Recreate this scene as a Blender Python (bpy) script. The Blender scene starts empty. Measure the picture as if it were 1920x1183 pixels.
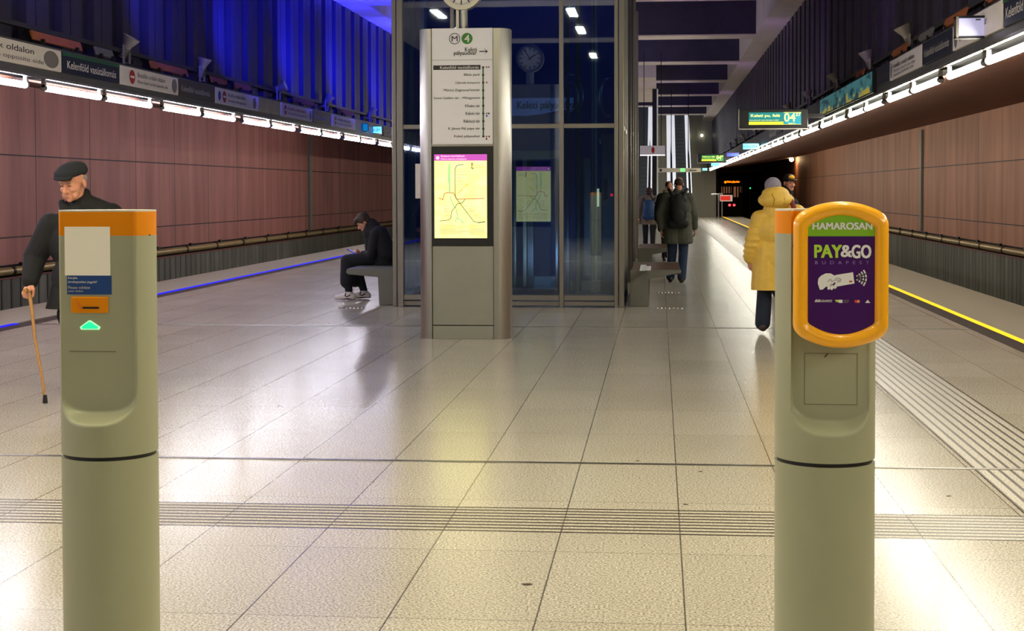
# Underground station platform: script builds everything itself (Blender 4.5)
import bpy, bmesh, math, random
from mathutils import Vector, Matrix
random.seed(7)
SC = bpy.context.scene
COL = SC.collection
PI = math.pi

# ------------------------------------------------------------------ camera
FPX, CX, CY = 2900.0, 960.0, 445.0
HEYE = 1.5
roll = math.radians(0.15)
u0, v0 = 276.0, 87.0                      # where the platform axis vanishes, from the optical centre
u1 = u0 * math.cos(roll) - v0 * math.sin(roll)
v1 = u0 * math.sin(roll) + v0 * math.cos(roll)
theta = math.atan(v1 / FPX)
psi = math.atan(u1 / FPX * math.cos(theta))
CF = Vector((-math.sin(psi) * math.cos(theta), math.cos(psi) * math.cos(theta), -math.sin(theta)))
R0 = Vector((math.cos(psi), math.sin(psi), 0))
U0 = R0.cross(CF)
CR = R0 * math.cos(roll) - U0 * math.sin(roll)
CU = U0 * math.cos(roll) + R0 * math.sin(roll)
EYE = Vector((0, 0, HEYE))
cam_d = bpy.data.cameras.new('camera')
cam = bpy.data.objects.new('camera', cam_d)
COL.objects.link(cam)
m = Matrix.Identity(4)
for i in range(3):
    m[i][0], m[i][1], m[i][2], m[i][3] = CR[i], CU[i], -CF[i], EYE[i]
cam.matrix_world = m
cam_d.sensor_width = 36.0
cam_d.sensor_fit = 'HORIZONTAL'
cam_d.lens = FPX / 1920 * 36
cam_d.shift_y = -(591.5 - CY) / 1920
cam_d.clip_end = 400
SC.camera = cam


def ray(px, py):
    return CF + CR * ((px - CX) / FPX) - CU * ((py - CY) / FPX)


def at(px, py, Y):
    d = ray(px, py)
    return EYE + d * (Y / d.y)


def at_x(px, py, X):
    d = ray(px, py)
    return EYE + d * (X / d.x)


def at_z(px, py, Z):
    d = ray(px, py)
    return EYE + d * ((Z - HEYE) / d.z)


# ------------------------------------------------------------------ object helpers
class MB:
    def __init__(s):
        s.bm = bmesh.new()

    def poly(s, pts):
        return s.bm.faces.new([s.bm.verts.new(p) for p in pts])

    def box(s, x0, x1, y0, y1, z0, z1, M=None):
        P = [(x0, y0, z0), (x1, y0, z0), (x1, y1, z0), (x0, y1, z0), (x0, y0, z1), (x1, y0, z1), (x1, y1, z1), (x0, y1, z1)]
        v = [s.bm.verts.new((M @ Vector(p)) if M else p) for p in P]
        for f in ((0, 3, 2, 1), (4, 5, 6, 7), (0, 1, 5, 4), (1, 2, 6, 5), (2, 3, 7, 6), (3, 0, 4, 7)):
            s.bm.faces.new([v[i] for i in f])
        return s

    def loft(s, rings, cap=True, closed=True):
        rv = [[s.bm.verts.new(p) for p in r] for r in rings]
        n = len(rv[0])
        for a, b in zip(rv, rv[1:]):
            for i in range(n if closed else n - 1):
                j = (i + 1) % n
                s.bm.faces.new((a[i], a[j], b[j], b[i]))
        if cap:
            if n > 2:
                s.bm.faces.new(list(reversed(rv[0])))
                s.bm.faces.new(rv[-1])
        return s

    def prism(s, pts, axis, a, b):
        def p3(p, t):
            return {'x': (t, p[0], p[1]), 'y': (p[0], t, p[1]), 'z': (p[0], p[1], t)}[axis]
        return s.loft([[p3(p, a) for p in pts], [p3(p, b) for p in pts]])

    def cyl(s, p0, p1, r0, r1=None, n=16):
        r1 = r0 if r1 is None else r1
        p0, p1 = Vector(p0), Vector(p1)
        d = (p1 - p0).normalized()
        u = d.cross(Vector((0, 0, 1)) if abs(d.z) < .9 else Vector((1, 0, 0))).normalized()
        w = d.cross(u)
        ring = lambda p, r: [p + u * (r * math.cos(2 * PI * i / n)) + w * (r * math.sin(2 * PI * i / n)) for i in range(n)]
        return s.loft([ring(p0, r0), ring(p1, r1)])

    def tube(s, path, r, n=8):
        path = [Vector(p) for p in path]
        rings, u = [], None
        for i, p in enumerate(path):
            d = (path[min(i + 1, len(path) - 1)] - path[max(i - 1, 0)]).normalized()
            if u is None:
                u = d.cross(Vector((0, 0, 1)) if abs(d.z) < .9 else Vector((1, 0, 0))).normalized()
            u = (u - d * u.dot(d)).normalized()
            w = d.cross(u)
            rr = r[i] if isinstance(r, (list, tuple)) else r
            rings.append([p + u * (rr * math.cos(2 * PI * k / n)) + w * (rr * math.sin(2 * PI * k / n)) for k in range(n)])
        return s.loft(rings)

    def ball(s, c, r, n=12, M=None):
        r = (r, r, r) if not isinstance(r, (tuple, list)) else r
        mm = (M or Matrix.Identity(4)) @ Matrix.Translation(Vector(c)) @ Matrix.Diagonal((r[0], r[1], r[2], 1))
        bmesh.ops.create_uvsphere(s.bm, u_segments=n * 2, v_segments=n, radius=1, matrix=mm)
        return s

    def hull(s, p0, p1, r0, r1, n=8, M=None):
        tmp = bmesh.new()
        for p, r in ((p0, r0), (p1, r1)):
            bmesh.ops.create_uvsphere(tmp, u_segments=n * 2, v_segments=n, radius=r, matrix=Matrix.Translation(Vector(p)))
        res = bmesh.ops.convex_hull(tmp, input=tmp.verts)
        junk = [e for e in res['geom_interior'] if isinstance(e, bmesh.types.BMVert)]
        bmesh.ops.delete(tmp, geom=junk, context='VERTS')
        loose = [v for v in tmp.verts if not v.link_faces]
        bmesh.ops.delete(tmp, geom=loose, context='VERTS')
        mp = {}
        for v in tmp.verts:
            mp[v] = s.bm.verts.new((M @ v.co) if M else v.co)
        for f in tmp.faces:
            try:
                s.bm.faces.new([mp[v] for v in f.verts])
            except ValueError:
                pass
        tmp.free()
        return s

    def build(s, name, material, parent=None, smooth=None, world=False, bevel=0, seg=2):
        bmesh.ops.recalc_face_normals(s.bm, faces=s.bm.faces)
        if bevel:
            es = [e for e in s.bm.edges if len(e.link_faces) == 2 and e.calc_face_angle(0) > .5]
            bmesh.ops.bevel(s.bm, geom=es, offset=bevel, segments=seg, affect='EDGES', profile=.5)
        me = bpy.data.meshes.new(name)
        if world and parent is not None:
            s.bm.transform(xf(parent).inverted())
        s.bm.to_mesh(me)
        s.bm.free()
        me.materials.append(material)
        if smooth:
            me.polygons.foreach_set('use_smooth', [True] * len(me.polygons))
            me.set_sharp_from_angle(angle=math.radians(smooth))
        o = bpy.data.objects.new(name, me)
        COL.objects.link(o)
        if parent is not None:
            o.parent = parent
        return o


def xf(o):
    mm = Matrix.Translation(o.location) @ o.rotation_euler.to_matrix().to_4x4()
    return (xf(o.parent) @ mm) if o.parent else mm


def tag(o, label=None, cat=None, group=None, kind=None):
    for k, v in (('label', label), ('category', cat), ('group', group), ('kind', kind)):
        if v:
            o[k] = v
    return o


def thing(name, label, cat, loc=(0, 0, 0), rotz=0, group=None):
    o = bpy.data.objects.new(name, None)
    COL.objects.link(o)
    o.location = loc
    o.rotation_euler = (0, 0, rotz)
    return tag(o, label, cat, group)


def struct(name, mb, material, smooth=None, bevel=0):
    return tag(mb.build(name, material, None, smooth=smooth, bevel=bevel), kind='structure')


def text_bm(body, w, h, x=0, z=0, y=0, align='L', bold=0.0, spacing=1.0, M=None, mb=None, fit=True):
    """Flat lettering in the xz plane facing -y; the box of the letters is w wide (or None) and h tall."""
    cu = bpy.data.curves.new('lettering', 'FONT')
    cu.body = body
    cu.size = 1
    cu.space_character = spacing
    cu.resolution_u = 3
    ob = bpy.data.objects.new('lettering', cu)
    COL.objects.link(ob)
    dg = bpy.context.evaluated_depsgraph_get()
    me = bpy.data.meshes.new_from_object(ob.evaluated_get(dg))
    bpy.data.objects.remove(ob)
    mb = mb or MB()
    if len(me.vertices):
        xs = [v.co.x for v in me.vertices]
        ys = [v.co.y for v in me.vertices]
        sx0, sx1, sy0, sy1 = min(xs), max(xs), min(ys), max(ys)
        ky = h / (sy1 - sy0)
        kx = (w / (sx1 - sx0)) if w else ky
        W = kx * (sx1 - sx0)
        ox = {'L': 0, 'C': -W / 2, 'R': -W}[align] + x
        # heavier strokes: the letters struck several times with a small shift
        shifts = (0.0,) if bold <= 0 else (-bold * h, 0.0, bold * h)
        for n_, dx_ in enumerate(shifts):
            for m_, dz_ in enumerate(shifts if bold > .025 else (0.0,)):
                vs = []
                for v in me.vertices:
                    p = Vector((ox + dx_ + (v.co.x - sx0) * kx, y - .00004 * (n_ * 3 + m_), z + dz_ * .6 + (v.co.y - sy0) * ky))
                    vs.append(mb.bm.verts.new(M @ p if M else p))
                for f in me.polygons:
                    try:
                        mb.bm.faces.new([vs[i] for i in f.vertices])
                    except ValueError:
                        pass
    bpy.data.meshes.remove(me)
    bpy.data.curves.remove(cu)
    return mb


ONES = 'first second third fourth fifth sixth seventh eighth ninth tenth eleventh twelfth thirteenth fourteenth fifteenth sixteenth seventeenth eighteenth nineteenth'.split()
TENS = {2: ('twenty', 'twentieth'), 3: ('thirty', 'thirtieth'), 4: ('forty', 'fortieth'), 5: ('fifty', 'fiftieth'), 6: ('sixty', 'sixtieth')}


def ordw(n):
    if n < 20:
        return ONES[n - 1]
    t, u = divmod(n, 10)
    return TENS[t][1] if u == 0 else TENS[t][0] + '-' + ONES[u - 1]


# ------------------------------------------------------------------ materials
MATS = {}


def lin(c):
    return tuple((x / 12.92 if x <= .04045 else ((x + .055) / 1.055) ** 2.4) for x in c)


def mat(name, rgb, rough=.5, metal=0, var=.0, vscale=8, bump=0, bscale=60, emit=0, ecol=None, coat=0, stretch=None, alpha=1, trans=0, spec=None):
    """rgb are display values 0-255"""
    if name in MATS:
        return MATS[name]
    mt = bpy.data.materials.new(name)
    mt.use_nodes = True
    nt = mt.node_tree
    b = nt.nodes['Principled BSDF']
    c = lin([x / 255 for x in rgb]) + (1,)
    b.inputs['Base Color'].default_value = c
    b.inputs['Roughness'].default_value = rough
    b.inputs['Metallic'].default_value = metal
    if spec is not None:
        b.inputs['Specular IOR Level'].default_value = spec
    if coat:
        b.inputs['Coat Weight'].default_value = coat
        b.inputs['Coat Roughness'].default_value = .1
    if trans:
        b.inputs['Transmission Weight'].default_value = trans
    if alpha < 1:
        b.inputs['Alpha'].default_value = alpha
    if emit:
        b.inputs['Emission Color'].default_value = (lin([x / 255 for x in (ecol or rgb)]) + (1,))
        b.inputs['Emission Strength'].default_value = emit
    tc = nt.nodes.new('ShaderNodeTexCoord')
    src = tc.outputs['Object']
    if stretch:
        mp = nt.nodes.new('ShaderNodeMapping')
        mp.inputs['Scale'].default_value = stretch
        nt.links.new(src, mp.inputs['Vector'])
        src = mp.outputs['Vector']
    if var:
        nz = nt.nodes.new('ShaderNodeTexNoise')
        nz.inputs['Scale'].default_value = vscale
        nz.inputs['Detail'].default_value = 5
        nz.inputs['Roughness'].default_value = .65
        nt.links.new(src, nz.inputs['Vector'])
        rp = nt.nodes.new('ShaderNodeValToRGB')
        rp.color_ramp.elements[0].position = .3
        rp.color_ramp.elements[1].position = .7
        rp.color_ramp.elements[0].color = tuple(x * (1 - var) for x in c[:3]) + (1,)
        rp.color_ramp.elements[1].color = tuple(min(1, x * (1 + var)) for x in c[:3]) + (1,)
        nt.links.new(nz.outputs['Fac'], rp.inputs['Fac'])
        nt.links.new(rp.outputs['Color'], b.inputs['Base Color'])
    if bump:
        nb = nt.nodes.new('ShaderNodeTexNoise')
        nb.inputs['Scale'].default_value = bscale
        nb.inputs['Detail'].default_value = 4
        nt.links.new(src, nb.inputs['Vector'])
        bp = nt.nodes.new('ShaderNodeBump')
        bp.inputs['Strength'].default_value = bump
        bp.inputs['Distance'].default_value = .01
        nt.links.new(nb.outputs['Fac'], bp.inputs['Height'])
        nt.links.new(bp.outputs['Normal'], b.inputs['Normal'])
    MATS[name] = mt
    return mt


class NG:
    """small helper for hand-made node materials"""
    def __init__(s, name):
        s.mt = bpy.data.materials.new(name)
        s.mt.use_nodes = True
        s.nt = s.mt.node_tree
        s.b = s.nt.nodes['Principled BSDF']
        tc = s.nt.nodes.new('ShaderNodeTexCoord')
        s.co = tc.outputs['Object']
        sp = s.nt.nodes.new('ShaderNodeSeparateXYZ')
        s.nt.links.new(s.co, sp.inputs[0])
        s.x, s.y, s.z = sp.outputs

    def val(s, v, sock):
        if isinstance(v, (int, float)):
            sock.default_value = v
        else:
            s.nt.links.new(v, sock)

    def m(s, op, a, b=0.0, c=0.0):
        n = s.nt.nodes.new('ShaderNodeMath')
        n.operation = op
        s.val(a, n.inputs[0])
        s.val(b, n.inputs[1])
        s.val(c, n.inputs[2])
        return n.outputs[0]

    def line(s, coord, off, pitch, half):
        """1 on a thin line every pitch"""
        t = s.m('FRACT', s.m('ADD', s.m('DIVIDE', s.m('SUBTRACT', coord, off), pitch), .5))
        return s.m('LESS_THAN', s.m('ABSOLUTE', s.m('SUBTRACT', t, .5)), half / pitch)

    def cell(s, coord, off, pitch):
        return s.m('FLOOR', s.m('DIVIDE', s.m('SUBTRACT', coord, off), pitch))

    def between(s, coord, a, b):
        return s.m('MULTIPLY', s.m('GREATER_THAN', coord, a), s.m('LESS_THAN', coord, b))

    def noise(s, scale, detail=4, rough=.6, vec=None, stretch=None):
        n = s.nt.nodes.new('ShaderNodeTexNoise')
        n.inputs['Scale'].default_value = scale
        n.inputs['Detail'].default_value = detail
        n.inputs['Roughness'].default_value = rough
        v = vec or s.co
        if stretch:
            mp = s.nt.nodes.new('ShaderNodeMapping')
            mp.inputs['Scale'].default_value = stretch
            s.nt.links.new(v, mp.inputs['Vector'])
            v = mp.outputs['Vector']
        s.nt.links.new(v, n.inputs['Vector'])
        return n.outputs['Fac']

    def mix(s, f, a, b):
        n = s.nt.nodes.new('ShaderNodeMix')
        n.data_type = 'RGBA'
        s.val(f, n.inputs[0])
        for v, k in ((a, 6), (b, 7)):
            if isinstance(v, tuple):
                n.inputs[k].default_value = lin([t / 255 for t in v]) + (1,)
            else:
                s.nt.links.new(v, n.inputs[k])
        return n.outputs[2]

    def ramp(s, f, p0, p1, a=0.0, b=1.0):
        n = s.nt.nodes.new('ShaderNodeMapRange')
        s.val(f, n.inputs[0])
        for k, v in zip((1, 2, 3, 4), (p0, p1, a, b)):
            n.inputs[k].default_value = v
        return n.outputs[0]

    def white(s, a, b):
        cb = s.nt.nodes.new('ShaderNodeCombineXYZ')
        s.val(a, cb.inputs[0])
        s.val(b, cb.inputs[1])
        w = s.nt.nodes.new('ShaderNodeTexWhiteNoise')
        w.noise_dimensions = '2D'
        s.nt.links.new(cb.outputs[0], w.inputs['Vector'])
        return w.outputs['Value']

    def out(s, color=None, rough=None, metal=None, height=None, dist=.002, strength=1.0):
        if color is not None:
            s.nt.links.new(color, s.b.inputs['Base Color'])
        for v, k in ((rough, 'Roughness'), (metal, 'Metallic')):
            if v is not None:
                s.val(v, s.b.inputs[k])
        if height is not None:
            bp = s.nt.nodes.new('ShaderNodeBump')
            bp.inputs['Distance'].default_value = dist
            bp.inputs['Strength'].default_value = strength
            s.nt.links.new(height, bp.inputs['Height'])
            s.nt.links.new(bp.outputs['Normal'], s.b.inputs['Normal'])
        return s.mt


# ------------------------------------------------------------------ layout
X_L, X_R = -8.29, 4.65            # platform edges
FA_L, FA_R = -6.36, 2.72          # sign fascias
UP_L, UP_R = -6.62, 2.98          # upper walls
WALL_L, WALL_R = -11.9, 8.3       # track walls
YA, YB = -9.0, 88.0
ZBEAM, ZCEIL = 5.4, 6.6
JX, JXP = 0.092, 0.5205           # floor joints
JY, JYP = 8.456, 1.042
GB0, GB1 = 6.74, 7.24             # ribbed band across the platform
GL0, GL1 = 1.69, 2.235            # ribbed band along the platform

# floor -----------------------------------------------------------------
g = NG('granite_paving')
jx = g.line(g.x, JX, JXP, .0032)
jy = g.line(g.y, JY, JYP, .0028)
joint = g.m('MAXIMUM', jx, g.m('MULTIPLY', jy, .75))
cross = g.m('MULTIPLY', g.between(g.y, GB0 - .012, GB1 + .012), g.line(g.y, GB0, (GB1 - GB0) / 8, .013))
along = g.m('MULTIPLY', g.m('MULTIPLY', g.between(g.x, GL0 - .012, GL1 + .012), g.m('GREATER_THAN', g.y, GB1 + .02)),
            g.line(g.x, GL0, (GL1 - GL0) / 9, .0095))
groove = g.m('MAXIMUM', cross, along)
ribzone = g.m('MAXIMUM', g.between(g.y, GB0, GB1), g.m('MULTIPLY', g.between(g.x, GL0, GL1), g.m('GREATER_THAN', g.y, GB1)))
tile = g.white(g.cell(g.x, JX, JXP), g.cell(g.y, JY, JYP))
spk = g.noise(105, 3, .6)
spk2 = g.noise(45, 3, .7)
big = g.noise(.7, 4, .6)
base = g.mix(g.ramp(spk, .38, .62), (122, 115, 98), (232, 226, 210))
base = g.mix(g.m('MULTIPLY', g.ramp(spk2, .35, .7), .35), base, (214, 208, 192))
base = g.mix(g.m('MULTIPLY', tile, .16), base, (120, 112, 96))
base = g.mix(g.m('MULTIPLY', g.ramp(big, .4, .7), .14), base, (130, 120, 104))
base = g.mix(g.m('MULTIPLY', joint, .8), base, (58, 50, 40))
base = g.mix(g.m('MULTIPLY', groove, .92), base, (50, 40, 26))
rough = g.m('ADD', g.m('ADD', g.m('MULTIPLY', g.noise(2, 3, .5), .05), g.m('MULTIPLY', spk, .1)), .13)
rough = g.m('ADD', rough, g.m('MULTIPLY', ribzone, .15))
hgt = g.m('SUBTRACT', g.m('MULTIPLY', spk, .12), g.m('ADD', g.m('MULTIPLY', joint, .5), groove))
M_FLOOR = g.out(base, rough, 0.0, hgt, .003, .3)
g.b.inputs['Specular IOR Level'].default_value = .75

M_EDGE = mat('light_granite', (188, 180, 160), .35, var=.12, vscale=40, bump=.1)
M_DARKG = mat('dark_granite', (74, 70, 66), .38, var=.2, vscale=60)
M_STEEL = mat('brushed_steel', (176, 174, 166), .33, 1, var=.12, vscale=6, stretch=(60, 60, .6))
M_DSTEEL = mat('dark_steel', (92, 90, 86), .38, .9, var=.1, vscale=5)
M_FRAME = mat('elevator_steel', (140, 135, 126), .38, .55, var=.12, vscale=6, stretch=(30, 30, .5))
M_BLACK = mat('black_plastic', (14, 14, 15), .4)
M_GUNGREY = mat('grey_paint', (86, 87, 82), .5, var=.06)
M_CONC = mat('concrete', (150, 140, 128), .7, var=.14, vscale=3, bump=.15, bscale=30)
M_COFFER = mat('coffer_shaded', (62, 54, 76), .75, var=.16, vscale=2, bump=.15, bscale=25)  # shade on beam sides and coffers put into the colour
M_DARK = mat('track_bed', (22, 20, 18), .9)

DK0, DK1 = 3.33, 3.53
LK1, LK0 = -7.24, -7.04
b = MB().box(LK0, DK0, YA, YB + 1, -.25, 0)
floor = struct('floor', b, M_FLOOR)
b = MB().box(DK1 + .09, X_R, YA, YB, -.25, 0)
struct('floor.001', b, M_EDGE)
b = MB().box(X_L, LK1 - .09, YA, YB, -.25, 0)
struct('floor.002', b, M_EDGE)
b = MB().box(DK0, DK1, YA, YB, -.25, 0)
struct('trim_1', b, M_DARKG)
b = MB().box(LK1, LK0, YA, YB, -.25, 0)
struct('trim_2', b, M_DARKG)
b = MB().box(X_R - .35, X_R - .05, YA, YB, -1.15, -.25).box(X_L + .05, X_L + .35, YA, YB, -1.15, -.25)
struct('trim_3', b, M_CONC)
b = MB().box(WALL_L, X_L + .3, YA, YB + 70, -1.3, -1.15).box(X_R - .3, WALL_R, YA, YB + 70, -1.3, -1.15)
struct('floor.003', b, M_DARK)

# light lines set into the platform edges
M_YLINE = mat('yellow_light_line', (255, 200, 30), .4, emit=1.3, ecol=(255, 190, 30))
M_BLINE = mat('blue_light_line', (4, 6, 90), .5, emit=1.3, ecol=(4, 6, 255))
r = thing('platform_edge_light', 'glowing yellow light line set into the right platform edge', 'light strip', (DK1 + .045, 40, 0))
MB().box(DK1, DK1 + .09, YA, YB, -.25, -.004).build('channel', M_STEEL, r, world=True)
MB().box(DK1 + .012, DK1 + .078, YA, YB, -.006, .004).build('diffuser', M_YLINE, r, world=True)
r = thing('platform_edge_light', 'glowing blue light line set into the left platform edge', 'light strip', (LK1 - .045, 40, 0))
MB().box(LK1 - .09, LK1, YA, YB, -.25, -.004).build('channel', M_STEEL, r, world=True)
for a, c in ((YA, 16.95), (19.0, YB)):
    MB().box(LK1 - .082, LK1 - .008, a, c, -.006, .005).build('diffuser', M_BLINE, r, world=True)

# steel expansion strips across the floor
for k, yy in enumerate((8.456, 16.92)):
    struct('trim_%d' % (4 + k), MB().box(LK0, DK0, yy - .02, yy + .02, -.01, .0035), M_STEEL)

# track walls -------------------------------------------------------------
def panel_mat(name, c0, c1, c2, offy):
    g = NG(name)
    vj = g.line(g.y, offy, 2.85, .016)
    hj = g.m('MAXIMUM', g.line(g.z, .66, 1.52, .013), 0)
    j = g.m('MAXIMUM', vj, hj)
    t = g.white(g.cell(g.y, offy, 2.85), g.cell(g.z, .66, 1.52))
    st = g.noise(1.6, 6, .65, stretch=(1, 1, .12))
    st2 = g.noise(7, 4, .6, stretch=(1, 1, .1))
    c = g.mix(g.ramp(st, .32, .68), c0, c1)
    c = g.mix(g.m('MULTIPLY', g.ramp(st2, .45, .75), .45), c, c2)
    c = g.mix(g.m('MULTIPLY', t, .22), c, c0)
    c = g.mix(j, c, (42, 18, 12))
    return g.out(c, .62, 0.0, g.m('SUBTRACT', g.m('MULTIPLY', st2, .1), j), .01, .6)


M_WALLP = panel_mat('rust_panels', (142, 84, 72), (188, 124, 106), (168, 98, 78), 28.7)
M_WALLPR = panel_mat('rust_panels_right', (144, 94, 68), (190, 134, 100), (168, 108, 76), 35.7)
struct('wall_left', MB().box(WALL_L - .3, WALL_L, YA, YB, .16, 3.6), M_WALLP)
struct('wall_right', MB().box(WALL_R, WALL_R + .3, YA, YB + 22, .16, 3.6), M_WALLPR)

g = NG('ribbed_cladding')
rib = g.line(g.y, 0, .42, .03)
tt = g.white(g.cell(g.y, 0, .42), 3.0)
c = g.mix(tt, (88, 86, 74), (118, 116, 98))
c = g.mix(g.ramp(g.noise(2.5, 5, .6, stretch=(1, 1, .3)), .4, .75), c, (84, 78, 64))
c = g.mix(rib, c, (26, 24, 20))
M_RIB = g.out(c, .6, 0.0, g.m('SUBTRACT', 0.0, rib), .03, .8)
def ribwall(x, sgn):
    b = MB()
    n = int((YB - YA) / .42)
    y = math.ceil(YA / .42) * .42
    pts = []
    while y < YB:
        pts += [(x + sgn * .03, y), (x, y + .06), (x, y + .36), (x + sgn * .03, y + .42)]
        y += .42
    lo = [(p[0], p[1], -1.25) for p in pts]
    hi = [(p[0], p[1], -.09) for p in pts]
    b.loft([lo, hi], cap=False, closed=False)
    return b


struct('wall_right_base', ribwall(WALL_R - .1, 1), M_RIB)
struct('wall_left_base', ribwall(WALL_L + .1, -1), M_RIB)
M_LEDGE = mat('ledge_red', (112, 60, 44), .6, var=.2)
struct('trim_6', MB().box(WALL_R - .12, WALL_R + .2, YA, YB, -.09, -.055), M_LEDGE)
struct('trim_7', MB().box(WALL_L - .2, WALL_L + .12, YA, YB, -.09, -.055), M_LEDGE)
M_VOID = mat('shadow_gap', (12, 10, 9), .9)
struct('trim_8', MB().box(WALL_R - .02, WALL_R + .2, YA, YB, -.055, .16), M_VOID)
struct('trim_9', MB().box(WALL_L - .2, WALL_L + .02, YA, YB, -.055, .16), M_VOID)

# pipe on brackets along each track wall
M_PIPE = mat('bronze_pipe', (176, 150, 96), .38, .35, var=.14, vscale=4)
for side, xw, sg, words in (('right', WALL_R, -1, 'right'), ('left', WALL_L, 1, 'left')):
    r = thing('handrail_pipe', 'bronze pipe in clamps running low along the %s track wall' % words, 'pipe', (xw + sg * .14, 30, .06))
    MB().cyl((xw + sg * .14, YA, .06), (xw + sg * .14, YB, .06), .075, n=14).build('pipe', M_PIPE, r, smooth=40, world=True)
    k = 0
    y = 14.2
    while y < (74 if side == 'right' else 56):
        MB().cyl((xw + sg * .14, y - .04, .06), (xw + sg * .14, y + .04, .06), .092, n=14).box(
            min(xw, xw + sg * .14), max(xw, xw + sg * .14), y - .03, y + .03, .02, .1).build('clamp', M_BLACK, r, smooth=40, world=True)
        MB().box(xw + sg * .14 - .03, xw + sg * .14 + .03, y + .4, y + .6, .12, .2).build('pipe_lug', M_BLACK, r, world=True)
        y += 2.6
# pale vertical conduits on the walls
M_COND = mat('conduit', (118, 118, 104), .5, var=.1)
tag(MB().box(WALL_R - .075, WALL_R - .004, 49.8, 50.1, .2, 3.38).build('cable_conduit', M_COND),
    'pale vertical conduit strip on the rust panels of the right track wall', 'conduit')
tag(MB().box(WALL_L + .004, WALL_L + .075, 51.8, 52.1, .2, 3.38).build('cable_conduit', M_COND),
    'pale vertical conduit strip on the rust panels of the left track wall', 'conduit')

# soffits over the tracks
M_SOFF = mat('rust_soffit', (118, 66, 46), .6, var=.16, vscale=1.4)
for xa, za, xb, zb, sg in ((2.95, 2.66, WALL_R + .05, 3.5, 1), (-6.59, 2.66, WALL_L - .05, 3.5, -1)):
    b = MB()
    b.prism([(xa, za), (xb, zb), (xb, zb + .12), (xa, za + .12)], 'y', YA, YB + (22 if sg > 0 else 0))
    struct('ceiling_%s_track' % ('right' if sg > 0 else 'left'), b, M_SOFF)

# upper walls: metal cladding in folded strips
M_UPPER = mat('upper_cladding', (70, 64, 76), .42, .35, var=.14, vscale=2.2, stretch=(1, 1, .25))
M_UPREC = mat('upper_recess', (40, 37, 44), .5, .2)
def upper(x, sg):
    b, rc = MB(), MB()
    y = math.floor(YA / .98) * .98 + .07
    while y < YB:
        # flat strip, narrow flute, flat strip, deep dark strip
        b.box(min(x, x + sg * .1), max(x, x + sg * .1), y + .012, y + .25, 3.03, ZBEAM + .15)
        b.box(min(x, x + sg * .1), max(x, x + sg * .1), y + .275, y + .62, 3.03, ZBEAM + .15)
        y += .98
    rc.box(min(x + sg * .09, x + sg * .3), max(x + sg * .09, x + sg * .3), YA, YB, 3.03, ZBEAM + .15)
    return b, rc


for nm, x, sg in (('right', UP_R, 1), ('left', UP_L, -1)):
    b, rc = upper(x, sg)
    struct('wall_%s_upper' % nm, b, M_UPPER)
    struct('wall_%s_recess' % nm, rc, M_UPREC)

# ceiling beams and coffers: pale undersides, dark webs carry the light from below
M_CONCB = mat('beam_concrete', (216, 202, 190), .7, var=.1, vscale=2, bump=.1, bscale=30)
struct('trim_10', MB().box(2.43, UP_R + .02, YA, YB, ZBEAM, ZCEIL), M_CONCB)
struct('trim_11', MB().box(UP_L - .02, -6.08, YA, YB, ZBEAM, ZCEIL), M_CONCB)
k = 0
y = 32.3 - 8.15 * 4
nb = 0
while y < YB:
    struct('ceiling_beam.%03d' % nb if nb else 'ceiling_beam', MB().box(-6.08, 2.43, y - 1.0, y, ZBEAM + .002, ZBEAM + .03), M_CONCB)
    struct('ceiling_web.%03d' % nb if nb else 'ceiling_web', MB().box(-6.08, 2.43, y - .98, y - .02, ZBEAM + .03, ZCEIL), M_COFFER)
    nb += 1
    y += 8.15
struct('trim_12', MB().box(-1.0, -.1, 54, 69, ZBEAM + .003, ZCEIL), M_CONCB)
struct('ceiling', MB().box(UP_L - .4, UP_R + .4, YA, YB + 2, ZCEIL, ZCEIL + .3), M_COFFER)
# end walls
struct('wall_back', MB().box(WALL_L - .3, WALL_R + .3, YA - .3, YA, -1.3, ZCEIL + .3), mat('back_wall_paint', (46, 48, 58), .6, var=.1))
M_PALE = mat('pale_cladding', (176, 176, 156), .5, var=.08, vscale=3, stretch=(6, 6, .3))
b = MB()
for i in range(46):
    x = X_L - .1 + i * .25
    if x > 3.05:
        break
    b.box(x, x + .235, YB, YB + .3, 0, ZCEIL)
b.box(X_L - .1, 3.2, YB + .05, YB + .3, 0, ZCEIL)
struct('wall_end', b, M_PALE)
struct('wall_tunnel', MB().box(X_R - 1.6, X_R - 1.3, YB + .3, YB + 70, -1.3, 4).box(WALL_R, WALL_R + .3, YB + 22, YB + 70, -1.3, 4)
       .box(X_R - 1.6, WALL_R + .3, YB + 22, YB + 70, 2.9, 3.5).box(X_R - 1.6, WALL_R, YB + 70, YB + 70.3, -1.3, 3.5), M_DARK)

struct('wall_left_end', MB().box(WALL_L, X_L, YB, YB + .3, -1.3, 4), M_DARK)
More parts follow.
